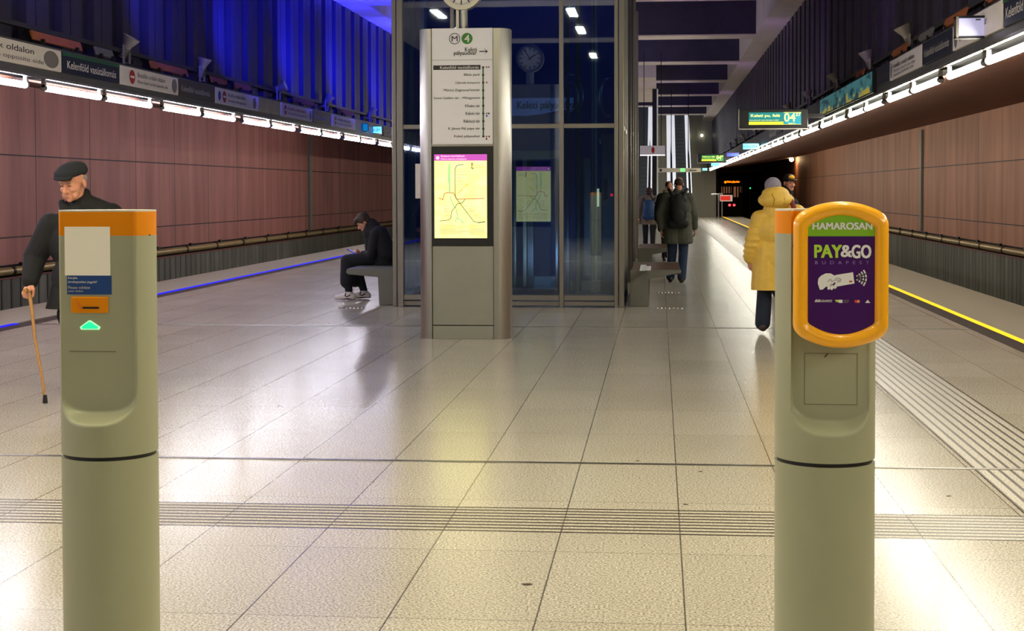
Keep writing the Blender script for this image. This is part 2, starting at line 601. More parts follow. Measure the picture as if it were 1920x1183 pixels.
# ------------------------------------------------------------------ fascias with lamps and signs
M_FASC = mat('fascia_grey', (104, 102, 98), .42, .5, var=.1, vscale=3, stretch=(1, .3, 1))
M_FLIP = mat('fascia_lip', (196, 190, 176), .25, .9)
M_TRAY = mat('tray_dark', (20, 20, 22), .6, .2)
M_RAILG = mat('tray_rail', (78, 76, 72), .45, .6)
M_TUBE = mat('tube_light', (255, 255, 250), .4, emit=62, ecol=(255, 249, 232))
M_TUBEL = mat('tube_light_cool', (255, 255, 255), .4, emit=66, ecol=(244, 240, 255))
M_TCAP = mat('tube_cap', (150, 150, 146), .4, .6)
M_WOODP = mat('amber_plate', (172, 96, 48), .5, var=.1)
for side, x, sg in (('right', FA_R, 1), ('left', FA_L, -1)):
    f = lambda a, c: (min(x + sg * a, x + sg * c), max(x + sg * a, x + sg * c))
    struct('trim_%d' % (13 if sg > 0 else 14), MB().box(*f(0, .22), YA, YB, 2.70, 3.02), M_FASC)
    struct('trim_%d' % (15 if sg > 0 else 16), MB().box(*f(-.015, .02), YA, YB, 2.672, 2.70), M_FLIP)
    struct('trim_%d' % (17 if sg > 0 else 18), MB().box(*f(.022, .26), YA, YB, 2.682, 2.699), mat('lamp_bed_black', (8, 8, 8), .95, spec=.05))
    r = thing('cable_tray', 'dark open cable tray with a grey rail running above the %s sign fascia' % side, 'cable tray', (x + sg * .05, 40, 3.02))
    MB().box(*f(.02, .24), YA, YB, 3.021, 3.029).build('tray', M_TRAY, r, world=True)
    MB().box(*f(.19, .235), YA, YB, 3.20, 3.25).build('rail', M_RAILG, r, world=True)
    y = 8.0
    while y < (80 if sg > 0 else 45):
        MB().box(*f(.195, .225), y - .03, y + .03, 3.029, 3.2).build('stanchion', M_TRAY, r, world=True)
        y += 3.87

# fluorescent tubes -- pairs butted together under each fascia
def tube_lamp(x, y, ln, label, group, mt):
    r = thing('fluorescent_lamp', label, 'lamp', (x, y, 2.66), 0, group)
    MB().cyl((0, .04, -.072), (0, ln - .04, -.072), .033, n=12).build('tube', mt, r, smooth=40)
    for a in (0, ln - .04):
        MB().cyl((0, a, -.072), (0, a + .04, -.072), .034, n=12).box(-.02, .02, a, a + .04, -.068, .022).build('end_cap', M_TCAP, r, smooth=40)
    return r


cnt = {'right': 0, 'left': 0}
for side, x in (('right', FA_R + .06), ('left', FA_L - .06)):
    k = -5
    while True:
        P = 15.7 + 3.87 * k
        k += 1
        if P > (YB - 4 if side == 'right' else 50):
            break
        for a in (0, 1.78):
            y = P + a
            vis = y > 11.2 if side == 'right' else y > 13
            if not vis and side == 'left' and y < -4:
                continue
            if vis:
                cnt[side] += 1
                n = cnt[side]
                lab = ('%s bright tube lamp from the near end of the %s light strip' % (ordw(n), side)) if n > 1 else \
                    'nearest bright tube lamp of the %s light strip, cut by the frame edge' % side
            else:
                lab = 'bright tube lamp of the %s light strip before the photo begins' % side
            tube_lamp(x, y, 1.66, lab, 'tube lamps under the %s sign fascia' % side, M_TUBE if side == 'right' else M_TUBEL)

# signs ------------------------------------------------------------------
M_SWHITE = mat('sign_white', (238, 230, 220), .45, var=.04)
M_SNAVY = mat('sign_navy', (18, 24, 46), .4)
M_SBROWN = mat('sign_brown', (74, 66, 56), .45)
M_SGREEN = mat('sign_green', (30, 92, 44), .4)
M_SGREY = mat('sign_grey_mark', (128, 122, 118), .5)
M_LWHITE = mat('letter_white', (232, 228, 220), .5)
M_LDIM = mat('letter_pale', (196, 190, 178), .5)
M_LDARK = mat('letter_dark', (34, 32, 36), .5)
M_LGREY = mat('letter_grey', (104, 100, 100), .5)
M_SRED = mat('sign_red', (178, 28, 24), .45)
M_SBLUE = mat('sign_blue', (20, 44, 190), .45)
M_METAL = mat('sign_metal', (166, 160, 146), .3, .9, var=.2, vscale=3)

ZS0, ZS1 = 2.77, 2.995


def disc(mb, cx, cz, rx, rz, y, n=24):
    mb.poly([(cx + rx * math.cos(2 * PI * i / n), y, cz + rz * math.sin(2 * PI * i / n)) for i in range(n)])
    return mb


def fsign(side, y0, y1, panel, label, group=None, name='station_sign', lines=(), arrow=None, band=None, mark=None, red=None, extra=None):
    """sign fixed flat on a fascia; lines = (text, x, z, w, h, material) with x, z from the sign's lower left corner as read"""
    w = y1 - y0
    h = ZS1 - ZS0
    x = FA_R if side == 'right' else FA_L
    rz = -PI / 2 if side == 'right' else PI / 2
    r = thing(name, label, 'sign', (x, y1 if side == 'right' else y0, ZS0), rz, group)
    pn = MB().box(0, w, -.03, 0, 0, h).build('panel', panel, r, bevel=.004)
    for (t, tx, tz, tw, th, tm) in lines:
        text_bm(t, tw, th, tx, tz, -.032, bold=.012).build('lettering', tm, pn)
    if band:
        MB().box(0.004, w - .004, -.034, -.03, h * .83, h - .003).build('band', band, pn)
    if mark:
        disc(MB(), mark[0], h * .5, mark[1], h * .4, -.032).build('pictogram', M_SGREY, pn)
    if red:
        disc(MB(), red, h * .5, .1, .085, -.032).build('no_entry_mark', M_SRED, pn)
        MB().box(red - .065, red + .065, -.036, -.033, h * .5 - .014, h * .5 + .014).build('no_entry_bar', M_LWHITE, pn)
    if extra:
        extra(pn, w, h)
    return r


T1, T2 = 'Beszállás a másik oldalon', 'Please board on the opposite side'
# left fascia, read from near (left) to far (right)
gW, gN = 'white notices on the left fascia', 'station name signs on the left fascia'
fsign('left', 12.4, 15.98, M_SWHITE, 'white notice ending in a grey disc at the left edge of the photo', gW,
      lines=((T1, .55, .125, 2.3, .06, M_LDARK), (T2, .55, .03, 2.55, .055, M_LGREY)), mark=(3.3, .2))
fsign('left', 16.0, 17.76, M_SNAVY, 'navy station name sign with a green top band on the left fascia', gN, band=M_SGREEN,
      lines=(('Kelenföld vasútállomás', .14, .055, 1.5, .085, M_LWHITE),))
fsign('left', 17.78, 20.0, M_SWHITE, 'white notice with a large red no-entry mark beside the navy name sign', gW, red=.42,
      lines=((T1, .62, .125, 1.05, .055, M_LGREY), (T2, .62, .04, 1.15, .05, M_LGREY)), mark=(2.05, .11))
fsign('left', 20.02, 21.7, M_SBROWN, 'brown-grey station name sign between two white notices on the left fascia', gN,
      lines=(('Kelenföld vasútállomás', .12, .07, 1.3, .075, M_LDIM),))


def red_blue(r, w, h):
    disc(MB(), .2, h * .5, .07, .07, -.034).build('blue_mark', M_SBLUE, r)


fsign('left', 21.72, 24.1, M_SWHITE, 'white notice with a blue and a red mark on the left fascia', gW, red=.46, extra=red_blue,
      lines=((T1, .66, .125, .95, .055, M_LGREY), (T2, .66, .04, 1.0, .05, M_LGREY)), mark=(2.15, .1))
fsign('left', 24.12, 25.55, M_METAL, 'blank shiny metal panel between notices on the left fascia', None, name='fascia_panel')
fsign('left', 25.6, 27.95, M_SWHITE, 'small white notice with red marks after the shiny panel, left fascia', gW, red=.3,
      lines=((T1, .5, .125, 1.3, .055, M_SRED), (T2, .5, .04, 1.4, .05, M_LGREY)), mark=(2.2, .08))
fsign('left', 28.0, 29.6, M_SBROWN, 'dark name sign second from the elevator on the left fascia', gN,
      lines=(('Kelenföld vasútállomás', .12, .07, 1.3, .075, M_LDIM),))
fsign('left', 29.7, 32.0, M_SWHITE, 'white notice beside the glowing screens on the left fascia', gW, red=.3, extra=None,
      lines=((T1, .5, .125, 1.3, .055, M_LGREY), (T2, .5, .04, 1.4, .05, M_LGREY)))
fsign('left', 35.3, 37.0, M_SBROWN, 'dark name sign nearest the elevator post on the left fascia', gN,
      lines=(('Kelenföld vasútállomás', .12, .07, 1.3, .075, M_LDIM),))

# right fascia, read from far (left) to near (right)
gW, gN = 'white notices on the right fascia', 'station name signs on the right fascia'
fsign('right', 10.9, 12.5, M_SNAVY, 'dark station name sign at the right edge of the photo', gN, band=M_SGREEN,
      lines=(('Kelenföld vasútállomás', .1, .055, 1.4, .085, M_LWHITE),))


def arrow_mark(r, w, h):
    mb = MB()
    mb.box(.3, .46, -.034, -.031, h * .5 - .009, h * .5 + .009)
    for s in (1, -1):
        mb.poly([(.29, -.033, h * .5), (.36, -.033, h * .5 + s * .06), (.385, -.033, h * .5 + s * .05), (.325, -.033, h * .5)])
    mb.build('arrow', M_LDARK, r)
    disc(MB(), .15, h * .5, .085, h * .42, -.032).build('pictogram', M_SGREY, r)


fsign('right', 12.55, 14.6, M_SWHITE, 'white direction sign with a black arrow behind the blank jutting sign', gW, extra=arrow_mark,
      lines=(('Keleti pályaudvar', .55, .075, .95, .085, M_LDARK),))
fsign('right', 14.65, 16.25, M_SNAVY, 'dark name sign left of the white arrow sign on the right fascia', gN,
      lines=(('Kelenföld vasútállomás', .12, .07, 1.35, .075, M_LDIM),))
fsign('right', 16.3, 18.5, M_SWHITE, 'white notice with one heavy dark line on the right fascia', gW,
      lines=(('Felszállás a másik oldalon', .25, .125, 1.5, .05, M_LDARK), ('Please board on the', .3, .075, 1.5, .035, M_LGREY),
             ('opposite platform side', .3, .025, 1.4, .035, M_LGREY)), mark=(.12, .07))
fsign('right', 18.55, 19.6, M_SNAVY, 'dark name sign beside the teal and yellow screen, right fascia', gN,
      lines=(('Kelenföld vasútállomás', .08, .07, .88, .06, M_LGREY),))
fsign('right', 34.5, 36.2, M_SNAVY, 'dark name sign just beyond the near departure board, right fascia', gN,
      lines=(('Kelenföld vasútállomás', .12, .07, 1.35, .075, M_LDIM),))
fsign('right', 36.3, 38.4, M_METAL, 'grey metal notice beyond the near departure board, right fascia', gW, lines=((T1, .2, .1, 1.5, .06, M_LDARK),))

# screen with teal and yellow reflections painted into its glow, on the right fascia
g = NG('screen_reflection')
n1 = g.noise(2.2, 4, .6, stretch=(1, 1, 3.5))
wv = g.m('ADD', g.m('MULTIPLY', n1, 1.0), g.m('MULTIPLY', g.z, -1.2))
c = g.mix(g.ramp(n1, .42, .5), (8, 66, 72), (52, 128, 132))
c = g.mix(g.ramp(wv, .42, .5), c, (196, 176, 60))
g.nt.links.new(c, g.b.inputs['Emission Color'])
g.b.inputs['Emission Strength'].default_value = .42
M_REFL = g.out(c, .2)
r = thing('fascia_screen', 'screen with painted teal and yellow reflections on the right fascia', 'screen', (FA_R, 26.2, 2.715), -PI / 2)
MB().box(0, 6.4, -.05, 0, 0, .29).build('housing', M_TRAY, r, bevel=.006)
for i in range(3):
    MB().box(.04 + i * 2.12, 2.1 + i * 2.12, -.056, -.05, .02, .27).build('reflection', M_REFL, r)

# blank jutting sign
M_LAV = mat('blank_lit_panel', (196, 196, 226), .4, emit=.42, ecol=(178, 180, 240))
p0 = at(1797, 68, 13.2)
p1 = at(1862, 33, 13.2)
r = thing('jutting_sign', 'blank pale lit sign jutting out from the right fascia over the platform', 'sign', (p0.x, 13.2, p0.z))
ww, hh = FA_R - p0.x - .03, p1.z - p0.z
MB().box(0, ww, 0, .09, 0, hh).build('panel', M_LAV, r, bevel=.006)
MB().box(-.02, 0, -.01, .1, -.012, hh + .012).build('end_trim', M_FLIP, r)
MB().box(-.02, ww, -.008, .098, -.018, 0).box(-.02, ww, -.008, .098, hh, hh + .018).build('frame', M_TRAY, r)
MB().box(ww * .66, ww * .85, -.006, 0, hh * .86, hh * .94).build('slot', M_LGREY, r)

# amber plates above the fascias
M_PLATEG = mat('plate_grey', (120, 116, 108), .5)
for side, xx, sg, pl in (('left', FA_L, -1, ((72, 163, 'long'), (190, 222, 'grey'), (292, 360, 'long'), (404, 434, 'short'), (450, 478, 'short'), (560, 596, 'far'), (640, 670, 'farthest'))),
                         ('right', FA_R, 1, ((1833, 1880, 'top'), (1758, 1796, 'long'), (1711, 1735, 'grey'), (1662, 1688, 'middle'), (1596, 1610, 'far')))):
    for i, (pa, pb, kind) in enumerate(pl):
        zc = 3.115
        ya, yb = sorted((at_x(pa, 100, xx).y, at_x(pb, 100, xx).y))
        lab = '%s amber plate from the near end above the %s fascia' % (ordw(i + 1) if i else 'first', side)
        if kind == 'grey':
            lab = 'grey box between the amber plates above the %s fascia' % side
        r = thing('tray_plate', lab, 'plate', (xx + sg * .045, (ya + yb) / 2, 3.03), 0, 'plates on the %s cable tray' % side)
        hl = (yb - ya) / 2
        MB().box(-.012, .012, -hl, hl, .04, .14, Matrix.Rotation(sg * .3, 4, 'Y')).build('plate', M_PLATEG if kind == 'grey' else M_WOODP, r, bevel=.004)
        for s in (-.7, .7):
            MB().box(-.015, .03, s * hl - .02, s * hl + .02, 0, .06).build('foot', M_TRAY, r)

# floodlights on the trays
M_LAMPH = mat('floodlight_grey', (172, 166, 152), .42, .3, var=.1)
M_LENS = mat('floodlight_lens', (220, 220, 230), .1, emit=.3, ecol=(150, 160, 255))
M_LENSW = mat('floodlight_lens_warm', (255, 170, 80), .1, emit=2.2, ecol=(255, 150, 60))
M_CTRLB = mat('ballast_box', (34, 33, 32), .5, .2)


def flood(x, y, z, rz, tilt, label, group, lens):
    r = thing('floodlight', label, 'floodlight', (x, y, z), rz, group)
    MB().box(-.06, .06, -.09, .09, 0, .035).build('base', M_CTRLB, r, bevel=.005)
    MB().box(-.012, .012, -.115, -.1, .034, .26).box(-.012, .012, .1, .115, .034, .26).box(-.012, .012, -.1, .1, .034, .05).build('yoke', M_LAMPH, r)
    T = Matrix.Translation((0, 0, .235)) @ Matrix.Rotation(tilt, 4, 'Y') @ Matrix.Scale(.84, 4)
    mb = MB()
    prof = [(.05, -.16), (.058, -.1), (.062, 0), (.07, .04), (.125, .15), (.13, .17), (.122, .17), (.1, .13)]
    mb.loft([[T @ Vector((rr * math.cos(2 * PI * i / 20), rr * math.sin(2 * PI * i / 20), zz)) for i in range(20)] for rr, zz in prof])
    mb.build('head', M_LAMPH, r, smooth=35)
    mb = MB()
    for i in range(5):
        mb.loft([[T @ Vector((rr * math.cos(2 * PI * i2 / 20), rr * math.sin(2 * PI * i2 / 20), zz)) for i2 in range(20)]
                 for rr, zz in ((.056, -.14 + i * .028), (.075, -.138 + i * .028), (.075, -.13 + i * .028), (.058, -.128 + i * .028))])
    mb.build('cooling_fins', M_DSTEEL, r, smooth=35)
    mb = MB()
    mb.loft([[T @ Vector((rr * math.cos(2 * PI * i / 20), rr * math.sin(2 * PI * i / 20), zz)) for i in range(20)] for rr, zz in ((.1, .14), (.1, .145))])
    mb.build('lens', lens, r)
    MB().box(-.03, .03, .16, .5, .02, .1).build('ballast', M_CTRLB, r, bevel=.006)
    return r


flL = [(262, 97, .5), (400, 132, .25), (540, 182, 1.2), (628, 200, .6), (708, 226, .5)]
for i, (px, py, tl) in enumerate(flL):
    p = at_x(px, py, FA_L + .02)
    lab = ['floodlight nearest the left edge, above the white no-entry notice', 'left floodlight with an orange glowing lens',
           'left floodlight tipped flat and lit bright blue', 'fourth floodlight from the left edge on the left tray',
           'left floodlight closest to the elevator post'][i]
    flood(FA_L - .145, p.y, 3.03, 0, tl, lab, 'floodlights on the left cable tray', M_LENSW if i == 1 else M_LENS)
flR = [(1850, -2), (1675, 88), (1606, 118), (1548, 150), (1500, 185), (1466, 205), (1405, 250), (1385, 256), (1372, 262), (1362, 270)]
for i, (px, py) in enumerate(flR):
    p = at_x(px, py, FA_R - .02)
    lab = '%s floodlight from the near end of the right cable tray' % ordw(i + 1)
    if i == 0:
        lab = 'floodlight cut off by the top edge above the right fascia'
    flood(FA_R + .145, p.y, 3.03, PI, .45 if i % 2 else .3, lab, 'floodlights on the right cable tray', M_LENS)

# departure boards ---------------------------------------------------------
M_TEAL = mat('screen_teal', (0, 130, 132), .3, emit=.75, ecol=(0, 128, 132))
M_TEALB = mat('screen_blue', (0, 150, 160), .3, emit=.8, ecol=(0, 140, 165))
M_YEL = mat('screen_yellow', (250, 235, 40), .3, emit=1.1, ecol=(250, 232, 50))
M_YTX = mat('screen_letters', (250, 250, 130), .3, emit=1.2, ecol=(250, 252, 140))
M_GRN = mat('screen_green', (40, 130, 60), .3, emit=.55, ecol=(40, 140, 60))
M_CYAN = mat('screen_cyan', (120, 220, 255), .3, emit=1.25, ecol=(110, 215, 245))
M_VIOL = mat('screen_violet', (90, 90, 200), .3, emit=.6, ecol=(90, 90, 210))


def board(x0, x1, z0, z1, Y, label, green=False):
    r = thing('departure_board', label, 'departure board', (x0, Y, z0))
    w, h = x1 - x0, z1 - z0
    MB().box(0, w, 0, .16, 0, h).build('case', M_BLACK, r, bevel=.008)
    MB().box(-.008, w + .008, -.006, .166, -.016, 0).box(-.012, 0, -.006, .166, 0, h).build('edge_trim', M_STEEL, r)
    sx0, sx1, sz0, sz1 = .14 * w, .9 * w, .19 * h, .83 * h
    xm = sx0 + (sx1 - sx0) * .66
    s1 = MB().box(sx0, xm, -.006, 0, sz0 + (sz1 - sz0) * .26, sz1).build('screen', M_GRN if green else M_TEAL, r)
    s2 = MB().box(xm + .006, sx1, -.006, 0, sz0, sz1).build('screen', M_GRN if green else M_TEALB, r)
    MB().box(sx0, xm, -.006, 0, sz0, sz0 + (sz1 - sz0) * .24).build('yellow_bar', M_YEL, r)
    if not green:
        for s, e in ((sz1 - .006, sz1), (sz0, sz0 + .004)):
            MB().box(xm + .003, sx1 + .003, -.007, 0, s, e).build('screen_border', M_YEL, s2)
    text_bm('Keleti pu. felé', (xm - sx0) * .84, h * .19, sx0 + .03 * w, sz0 + (sz1 - sz0) * .56, -.009, bold=.02).build('lettering', M_YTX, s1)
    text_bm('következő szerelvény indul', (xm - sx0) * .84, h * .07, sx0 + .01 * w, sz0 + (sz1 - sz0) * .31, -.009, bold=.01).build('lettering', M_YTX, s1)
    text_bm('04', (sx1 - xm) * .62, h * .44, xm + .014 * w, sz0 + (sz1 - sz0) * .24, -.009, bold=.02).build('lettering', M_YTX, s2)
    text_bm('37', (sx1 - xm) * .27, h * .17, xm + (sx1 - xm) * .7, sz0 + (sz1 - sz0) * .68, -.009, bold=.02).build('lettering', M_YTX, s2)
    text_bm('perc', (sx1 - xm) * .38, h * .06, xm + (sx1 - xm) * .3, sz0 + (sz1 - sz0) * .04, -.009, bold=.02).build('lettering', M_YTX, s2)
    # hanger back to the upper wall
    MB().box(w, FA_R - x0 - .002, .03, .13, h * .55, h * .75).build('arm', M_TRAY, r)
    return r


a, c = at(1386, 241, 25.5), at(1515, 204, 25.5)
board(a.x, c.x, a.z, c.z, 25.5, 'near departure board glowing teal and yellow above the right platform side')
a, c = at(1308, 305, 58), at(1362, 288, 58)
board(a.x, c.x, a.z, c.z, 58, 'far small departure board glowing green above the right platform side', True)


def vscreen(px0, px1, pya, pyb, Y, side, label, m1):
    a, c = at(px0, pyb, Y), at(px1, pya, Y)
    r = thing('glowing_screen', label, 'screen', (a.x, Y, a.z), 0, 'glowing screens jutting from the %s fascia' % side)
    w, h = c.x - a.x, c.z - a.z
    MB().box(0, w, 0, .12, 0, h).build('case', M_BLACK, r, bevel=.006)
    sc = MB().box(.03 * w, .97 * w, -.006, 0, .08 * h, .92 * h).build('screen', m1, r)
    text_bm('04', w * .3, h * .4, w * .58, h * .3, -.01, bold=.02).build('lettering', M_TEAL, sc)
    text_bm('Keleti', w * .36, h * .35, w * .1, h * .32, -.01, bold=.02).build('lettering', M_TEAL, sc)


vscreen(692, 716, 236, 251, 34.2, 'left', 'cyan lit screen nearest the elevator on the left fascia', M_CYAN)
vscreen(668, 690, 231, 247, 33, 'left', 'dim teal screen beside the cyan one on the left fascia', M_TEAL)
vscreen(1392, 1424, 268, 281, 42, 'right', 'large cyan screen below the near departure board', M_CYAN)
vscreen(1362, 1386, 286, 294, 52, 'right', 'violet screen between two cyan ones on the right fascia', M_VIOL)
vscreen(1333, 1350, 304, 312, 68, 'right', 'cyan screen just below the far departure board', M_CYAN)
vscreen(1317, 1326, 315, 320, 80, 'right', 'smallest cyan screen, at the far end of the right fascia', M_CYAN)

# hanging signs at the far end ------------------------------------------------
M_SIGNLIT = mat('sign_back_lit', (190, 184, 190), .4, emit=.12)
a, c = at(1200, 290, 44), at(1247, 273, 44)
r = thing('hanging_sign', 'pale hanging sign with a red mark above the people, beside the elevator', 'sign', (a.x, 44, a.z))
w, h = c.x - a.x, c.z - a.z
MB().box(0, w, 0, .1, 0, h).build('panel', M_SIGNLIT, r, bevel=.004)
disc(MB(), w * .52, h * .5, .045, h * .36, -.004).build('red_mark', M_SRED, r)
MB().box(0, w, 0, .1, -.03, 0).build('light_edge', mat('edge_glow', (250, 250, 245), .4, emit=1.2), r)
for q in (.1, w - .12):
    MB().box(q, q + .02, .04, .06, h, ZBEAM - a.z).build('rod', M_TRAY, r)
a, c = at(1234, 323, 60), at(1314, 315, 60)
r = thing('hanging_sign', 'long cream hanging sign with a green glowing mark over the platform', 'sign', (a.x, 60, a.z))
w, h = c.x - a.x, c.z - a.z
MB().box(0, w, 0, .1, 0, h).build('panel', mat('sign_cream', (206, 200, 172), .4, emit=.1), r, bevel=.004)
MB().box(w * .52, w * .63, -.006, 0, h * .15, h * .95).build('green_mark', mat('exit_green', (90, 230, 120), .4, emit=1.2, ecol=(120, 240, 130)), r)
disc(MB(), w * .06, h * .5, .05, h * .34, -.004).build('dark_mark', M_LDARK, r)
MB().box(w * .72, w * .9, -.005, 0, h * .25, h * .6).build('dark_text_block', M_SGREY, r)
for q in (.3, .7):
    MB().box(w * q, w * q + .03, .04, .06, h, ZBEAM - a.z).build('rod', M_TRAY, r)
# ------------------------------------------------------------------ information pillar with clock
M_PANEL = mat('pillar_panel', (150, 150, 138), .42, .25, var=.05, vscale=3)
M_PWHITE = mat('pillar_sign_white', (240, 239, 240), .4)
M_MGREEN = mat('line_green', (48, 130, 38), .4)
M_LINEG = mat('route_green', (40, 104, 62), .45)
PY = 15.5
pc = at(871, 640, PY).x
r = thing('information_pillar', 'tall steel information pillar with a route list and lit map, before the elevator', 'information pillar', (pc, PY, 0))
S = 185.8
def pz(py):
    return 1.5 + (358.6 - py) / S
def px_(px):
    return (px - 871) / S
HT = pz(55)
for s in (-1, 1):
    e = (px_(810) if s < 0 else px_(927))
    o = (px_(785) if s < 0 else px_(957))
    wd = abs(o - e)
    pts = [(e, -.015)]
    for i in range(11):
        a = PI / 2 * i / 10
        pts.append((e + s * wd * (.25 + .75 * math.sin(a)), -.015 + .14 * (1 - math.cos(a))))
    for i in range(11):
        a = PI / 2 * i / 10
        pts.append((e + s * wd * (.25 + .75 * math.cos(a)), .245 + .14 * math.sin(a)))
    pts.append((e, .385))
    if s < 0:
        pts = list(reversed(pts))
    MB().prism(pts, 'z', 0, HT - .004).build('side_column', M_STEEL, r, smooth=30)
x0, x1 = px_(811), px_(926)
MB().box(x0, x1, .02, .35, .02, HT - .02).build('core', M_DSTEEL, r)
MB().box(x0, x1, 0, .03, .0, pz(613)).build('kick_plate', M_PANEL, r, bevel=.003)
MB().box(x0, x1, 0, .03, pz(611), pz(463)).build('lower_panel', M_PANEL, r, bevel=.003)
rs = MB().box(x0, x1, -.006, .03, pz(272), HT).build('route_sign', M_PWHITE, r, bevel=.003)
MB().box(x0 - .004, x1 + .004, -.012, .03, pz(275.5), pz(271.5)).build('sign_ledge', M_FLIP, r)
MB().box(x0, x1, .34, .37, 0, pz(463)).box(x0, x1, .34, .376, pz(272), HT).build('back_panel', M_PANEL, r, bevel=.003)
# route sign lettering
def pl(body, xr, py, hpx, wpx, mt, al='R'):
    text_bm(body, wpx / S if wpx else None, hpx / S, px_(xr), pz(py), -.009, align=al, bold=.015).build('lettering', mt, rs)


mb = MB()
for k in range(32):
    a0, a1 = 2 * PI * k / 32, 2 * PI * (k + 1) / 32
    c0, c1 = .049, .056
    f = lambda a, q: (px_(854.5) + q * math.cos(a), -.009, pz(74.5) + q * math.sin(a))
    mb.poly([f(a0, c0), f(a1, c0), f(a1, c1), f(a0, c1)])
mb.build('metro_ring', M_LDARK, rs)
pl('M', 854.5, 79.5, 10, 11, M_LDARK, 'C')
disc(MB(), px_(878), pz(74.5), .056, .056, -.009, 32).build('line_disc', M_MGREEN, rs)
text_bm('4', 9 / S, 13 / S, px_(878), pz(81), -.011, align='C', bold=.03).build('lettering', M_LWHITE, rs)
pl('Keleti', 896, 99, 8, 22, M_LDARK)
pl('pályaudvar', 896, 107.5, 10, 43, M_LDARK)
mb = MB()
mb.box(px_(901), px_(916), -.011, -.008, pz(99.8), pz(98))
for s in (1, -1):
    mb.poly([(px_(910.5), -.011, pz(99 - s * 5.5)), (px_(909), -.011, pz(99 - s * 6.6)), (px_(917), -.011, pz(99)), (px_(914.4), -.011, pz(99))][::s])
mb.build('arrow', M_LDARK, rs)
MB().box(x0, x1, -.009, -.004, pz(114.6), pz(114)).build('divider', M_SGREY, rs)
MB().box(px_(814), px_(903), -.009, -.004, pz(132.5), pz(124)).build('station_bar', M_LDARK, rs)
stops = ['Kelenföld vasútállomás', 'Bikás park', 'Újbuda-központ', 'Móricz Zsigmond körtér', 'Szent Gellért tér - Műegyetem', 'Fővám tér',
         'Kálvin tér', 'Rákóczi tér', 'II. János Pál pápa tér', 'Keleti pályaudvar']
wds = [73, 30, 46, 68, 87, 28, 27, 31, 60, 49]
for i, (t, wpx) in enumerate(zip(stops, wds)):
    y = 128.3 + i * 14.35
    pl(t, 902 if i else 900, y + 2.6, 5.6, wpx, M_LWHITE if i == 0 else M_LDARK)
mb = MB().box(px_(906.6), px_(909.2), -.0085, -.004, pz(257), pz(128))
mb.build('route_line', M_LINEG, rs)
mb = MB()
for i in range(10):
    y = 128.3 + i * 14.35
    mb.box(px_(906), px_(910), -.011, -.005, pz(y + 1.6), pz(y - 1.6))
tag(mb.build('stop_marks', M_LDARK, rs))
for (qx, qy, cm) in ((914.5, 128, M_SGREY), (918.5, 128, M_SGREY), (914.5, 156.7, M_WOODP), (914.5, 214.5, M_SGREY), (918.5, 214.5, M_SNAVY),
                     (914.5, 219, M_SBLUE), (914, 257.5, M_SGREY), (919, 257.5, M_SRED), (914, 262, M_SNAVY)):
    disc(MB(), px_(qx), pz(qy), .009, .009, -.0095, 10).build('transfer_mark', cm, rs)
# lit map, front and back
g = NG('lit_map')
fl = g.noise(9, 3, .6)
c = g.mix(g.ramp(fl, .4, .7), (246, 242, 150), (252, 250, 178))
g.nt.links.new(c, g.b.inputs['Emission Color'])
g.b.inputs['Emission Strength'].default_value = .92
M_MAP = g.out(c, .25)
M_MAPH = mat('map_header', (206, 92, 196), .3, emit=.62, ecol=(206, 86, 200))
M_MAPG = mat('map_line_grey', (120, 124, 84), .5, emit=.14)
M_MAPR = mat('map_line_red', (210, 110, 60), .5, emit=.3)
M_MAPB = mat('map_line_blue', (90, 140, 150), .5, emit=.25)
M_MAPC = mat('map_river', (190, 226, 170), .5, emit=.5)
M_MAPT = mat('map_text', (196, 186, 116), .5, emit=.3)
M_MAPY = mat('map_line_yellow', (240, 210, 80), .5, emit=.5)
M_MAPW = mat('map_header_text', (250, 226, 236), .4, emit=.7)


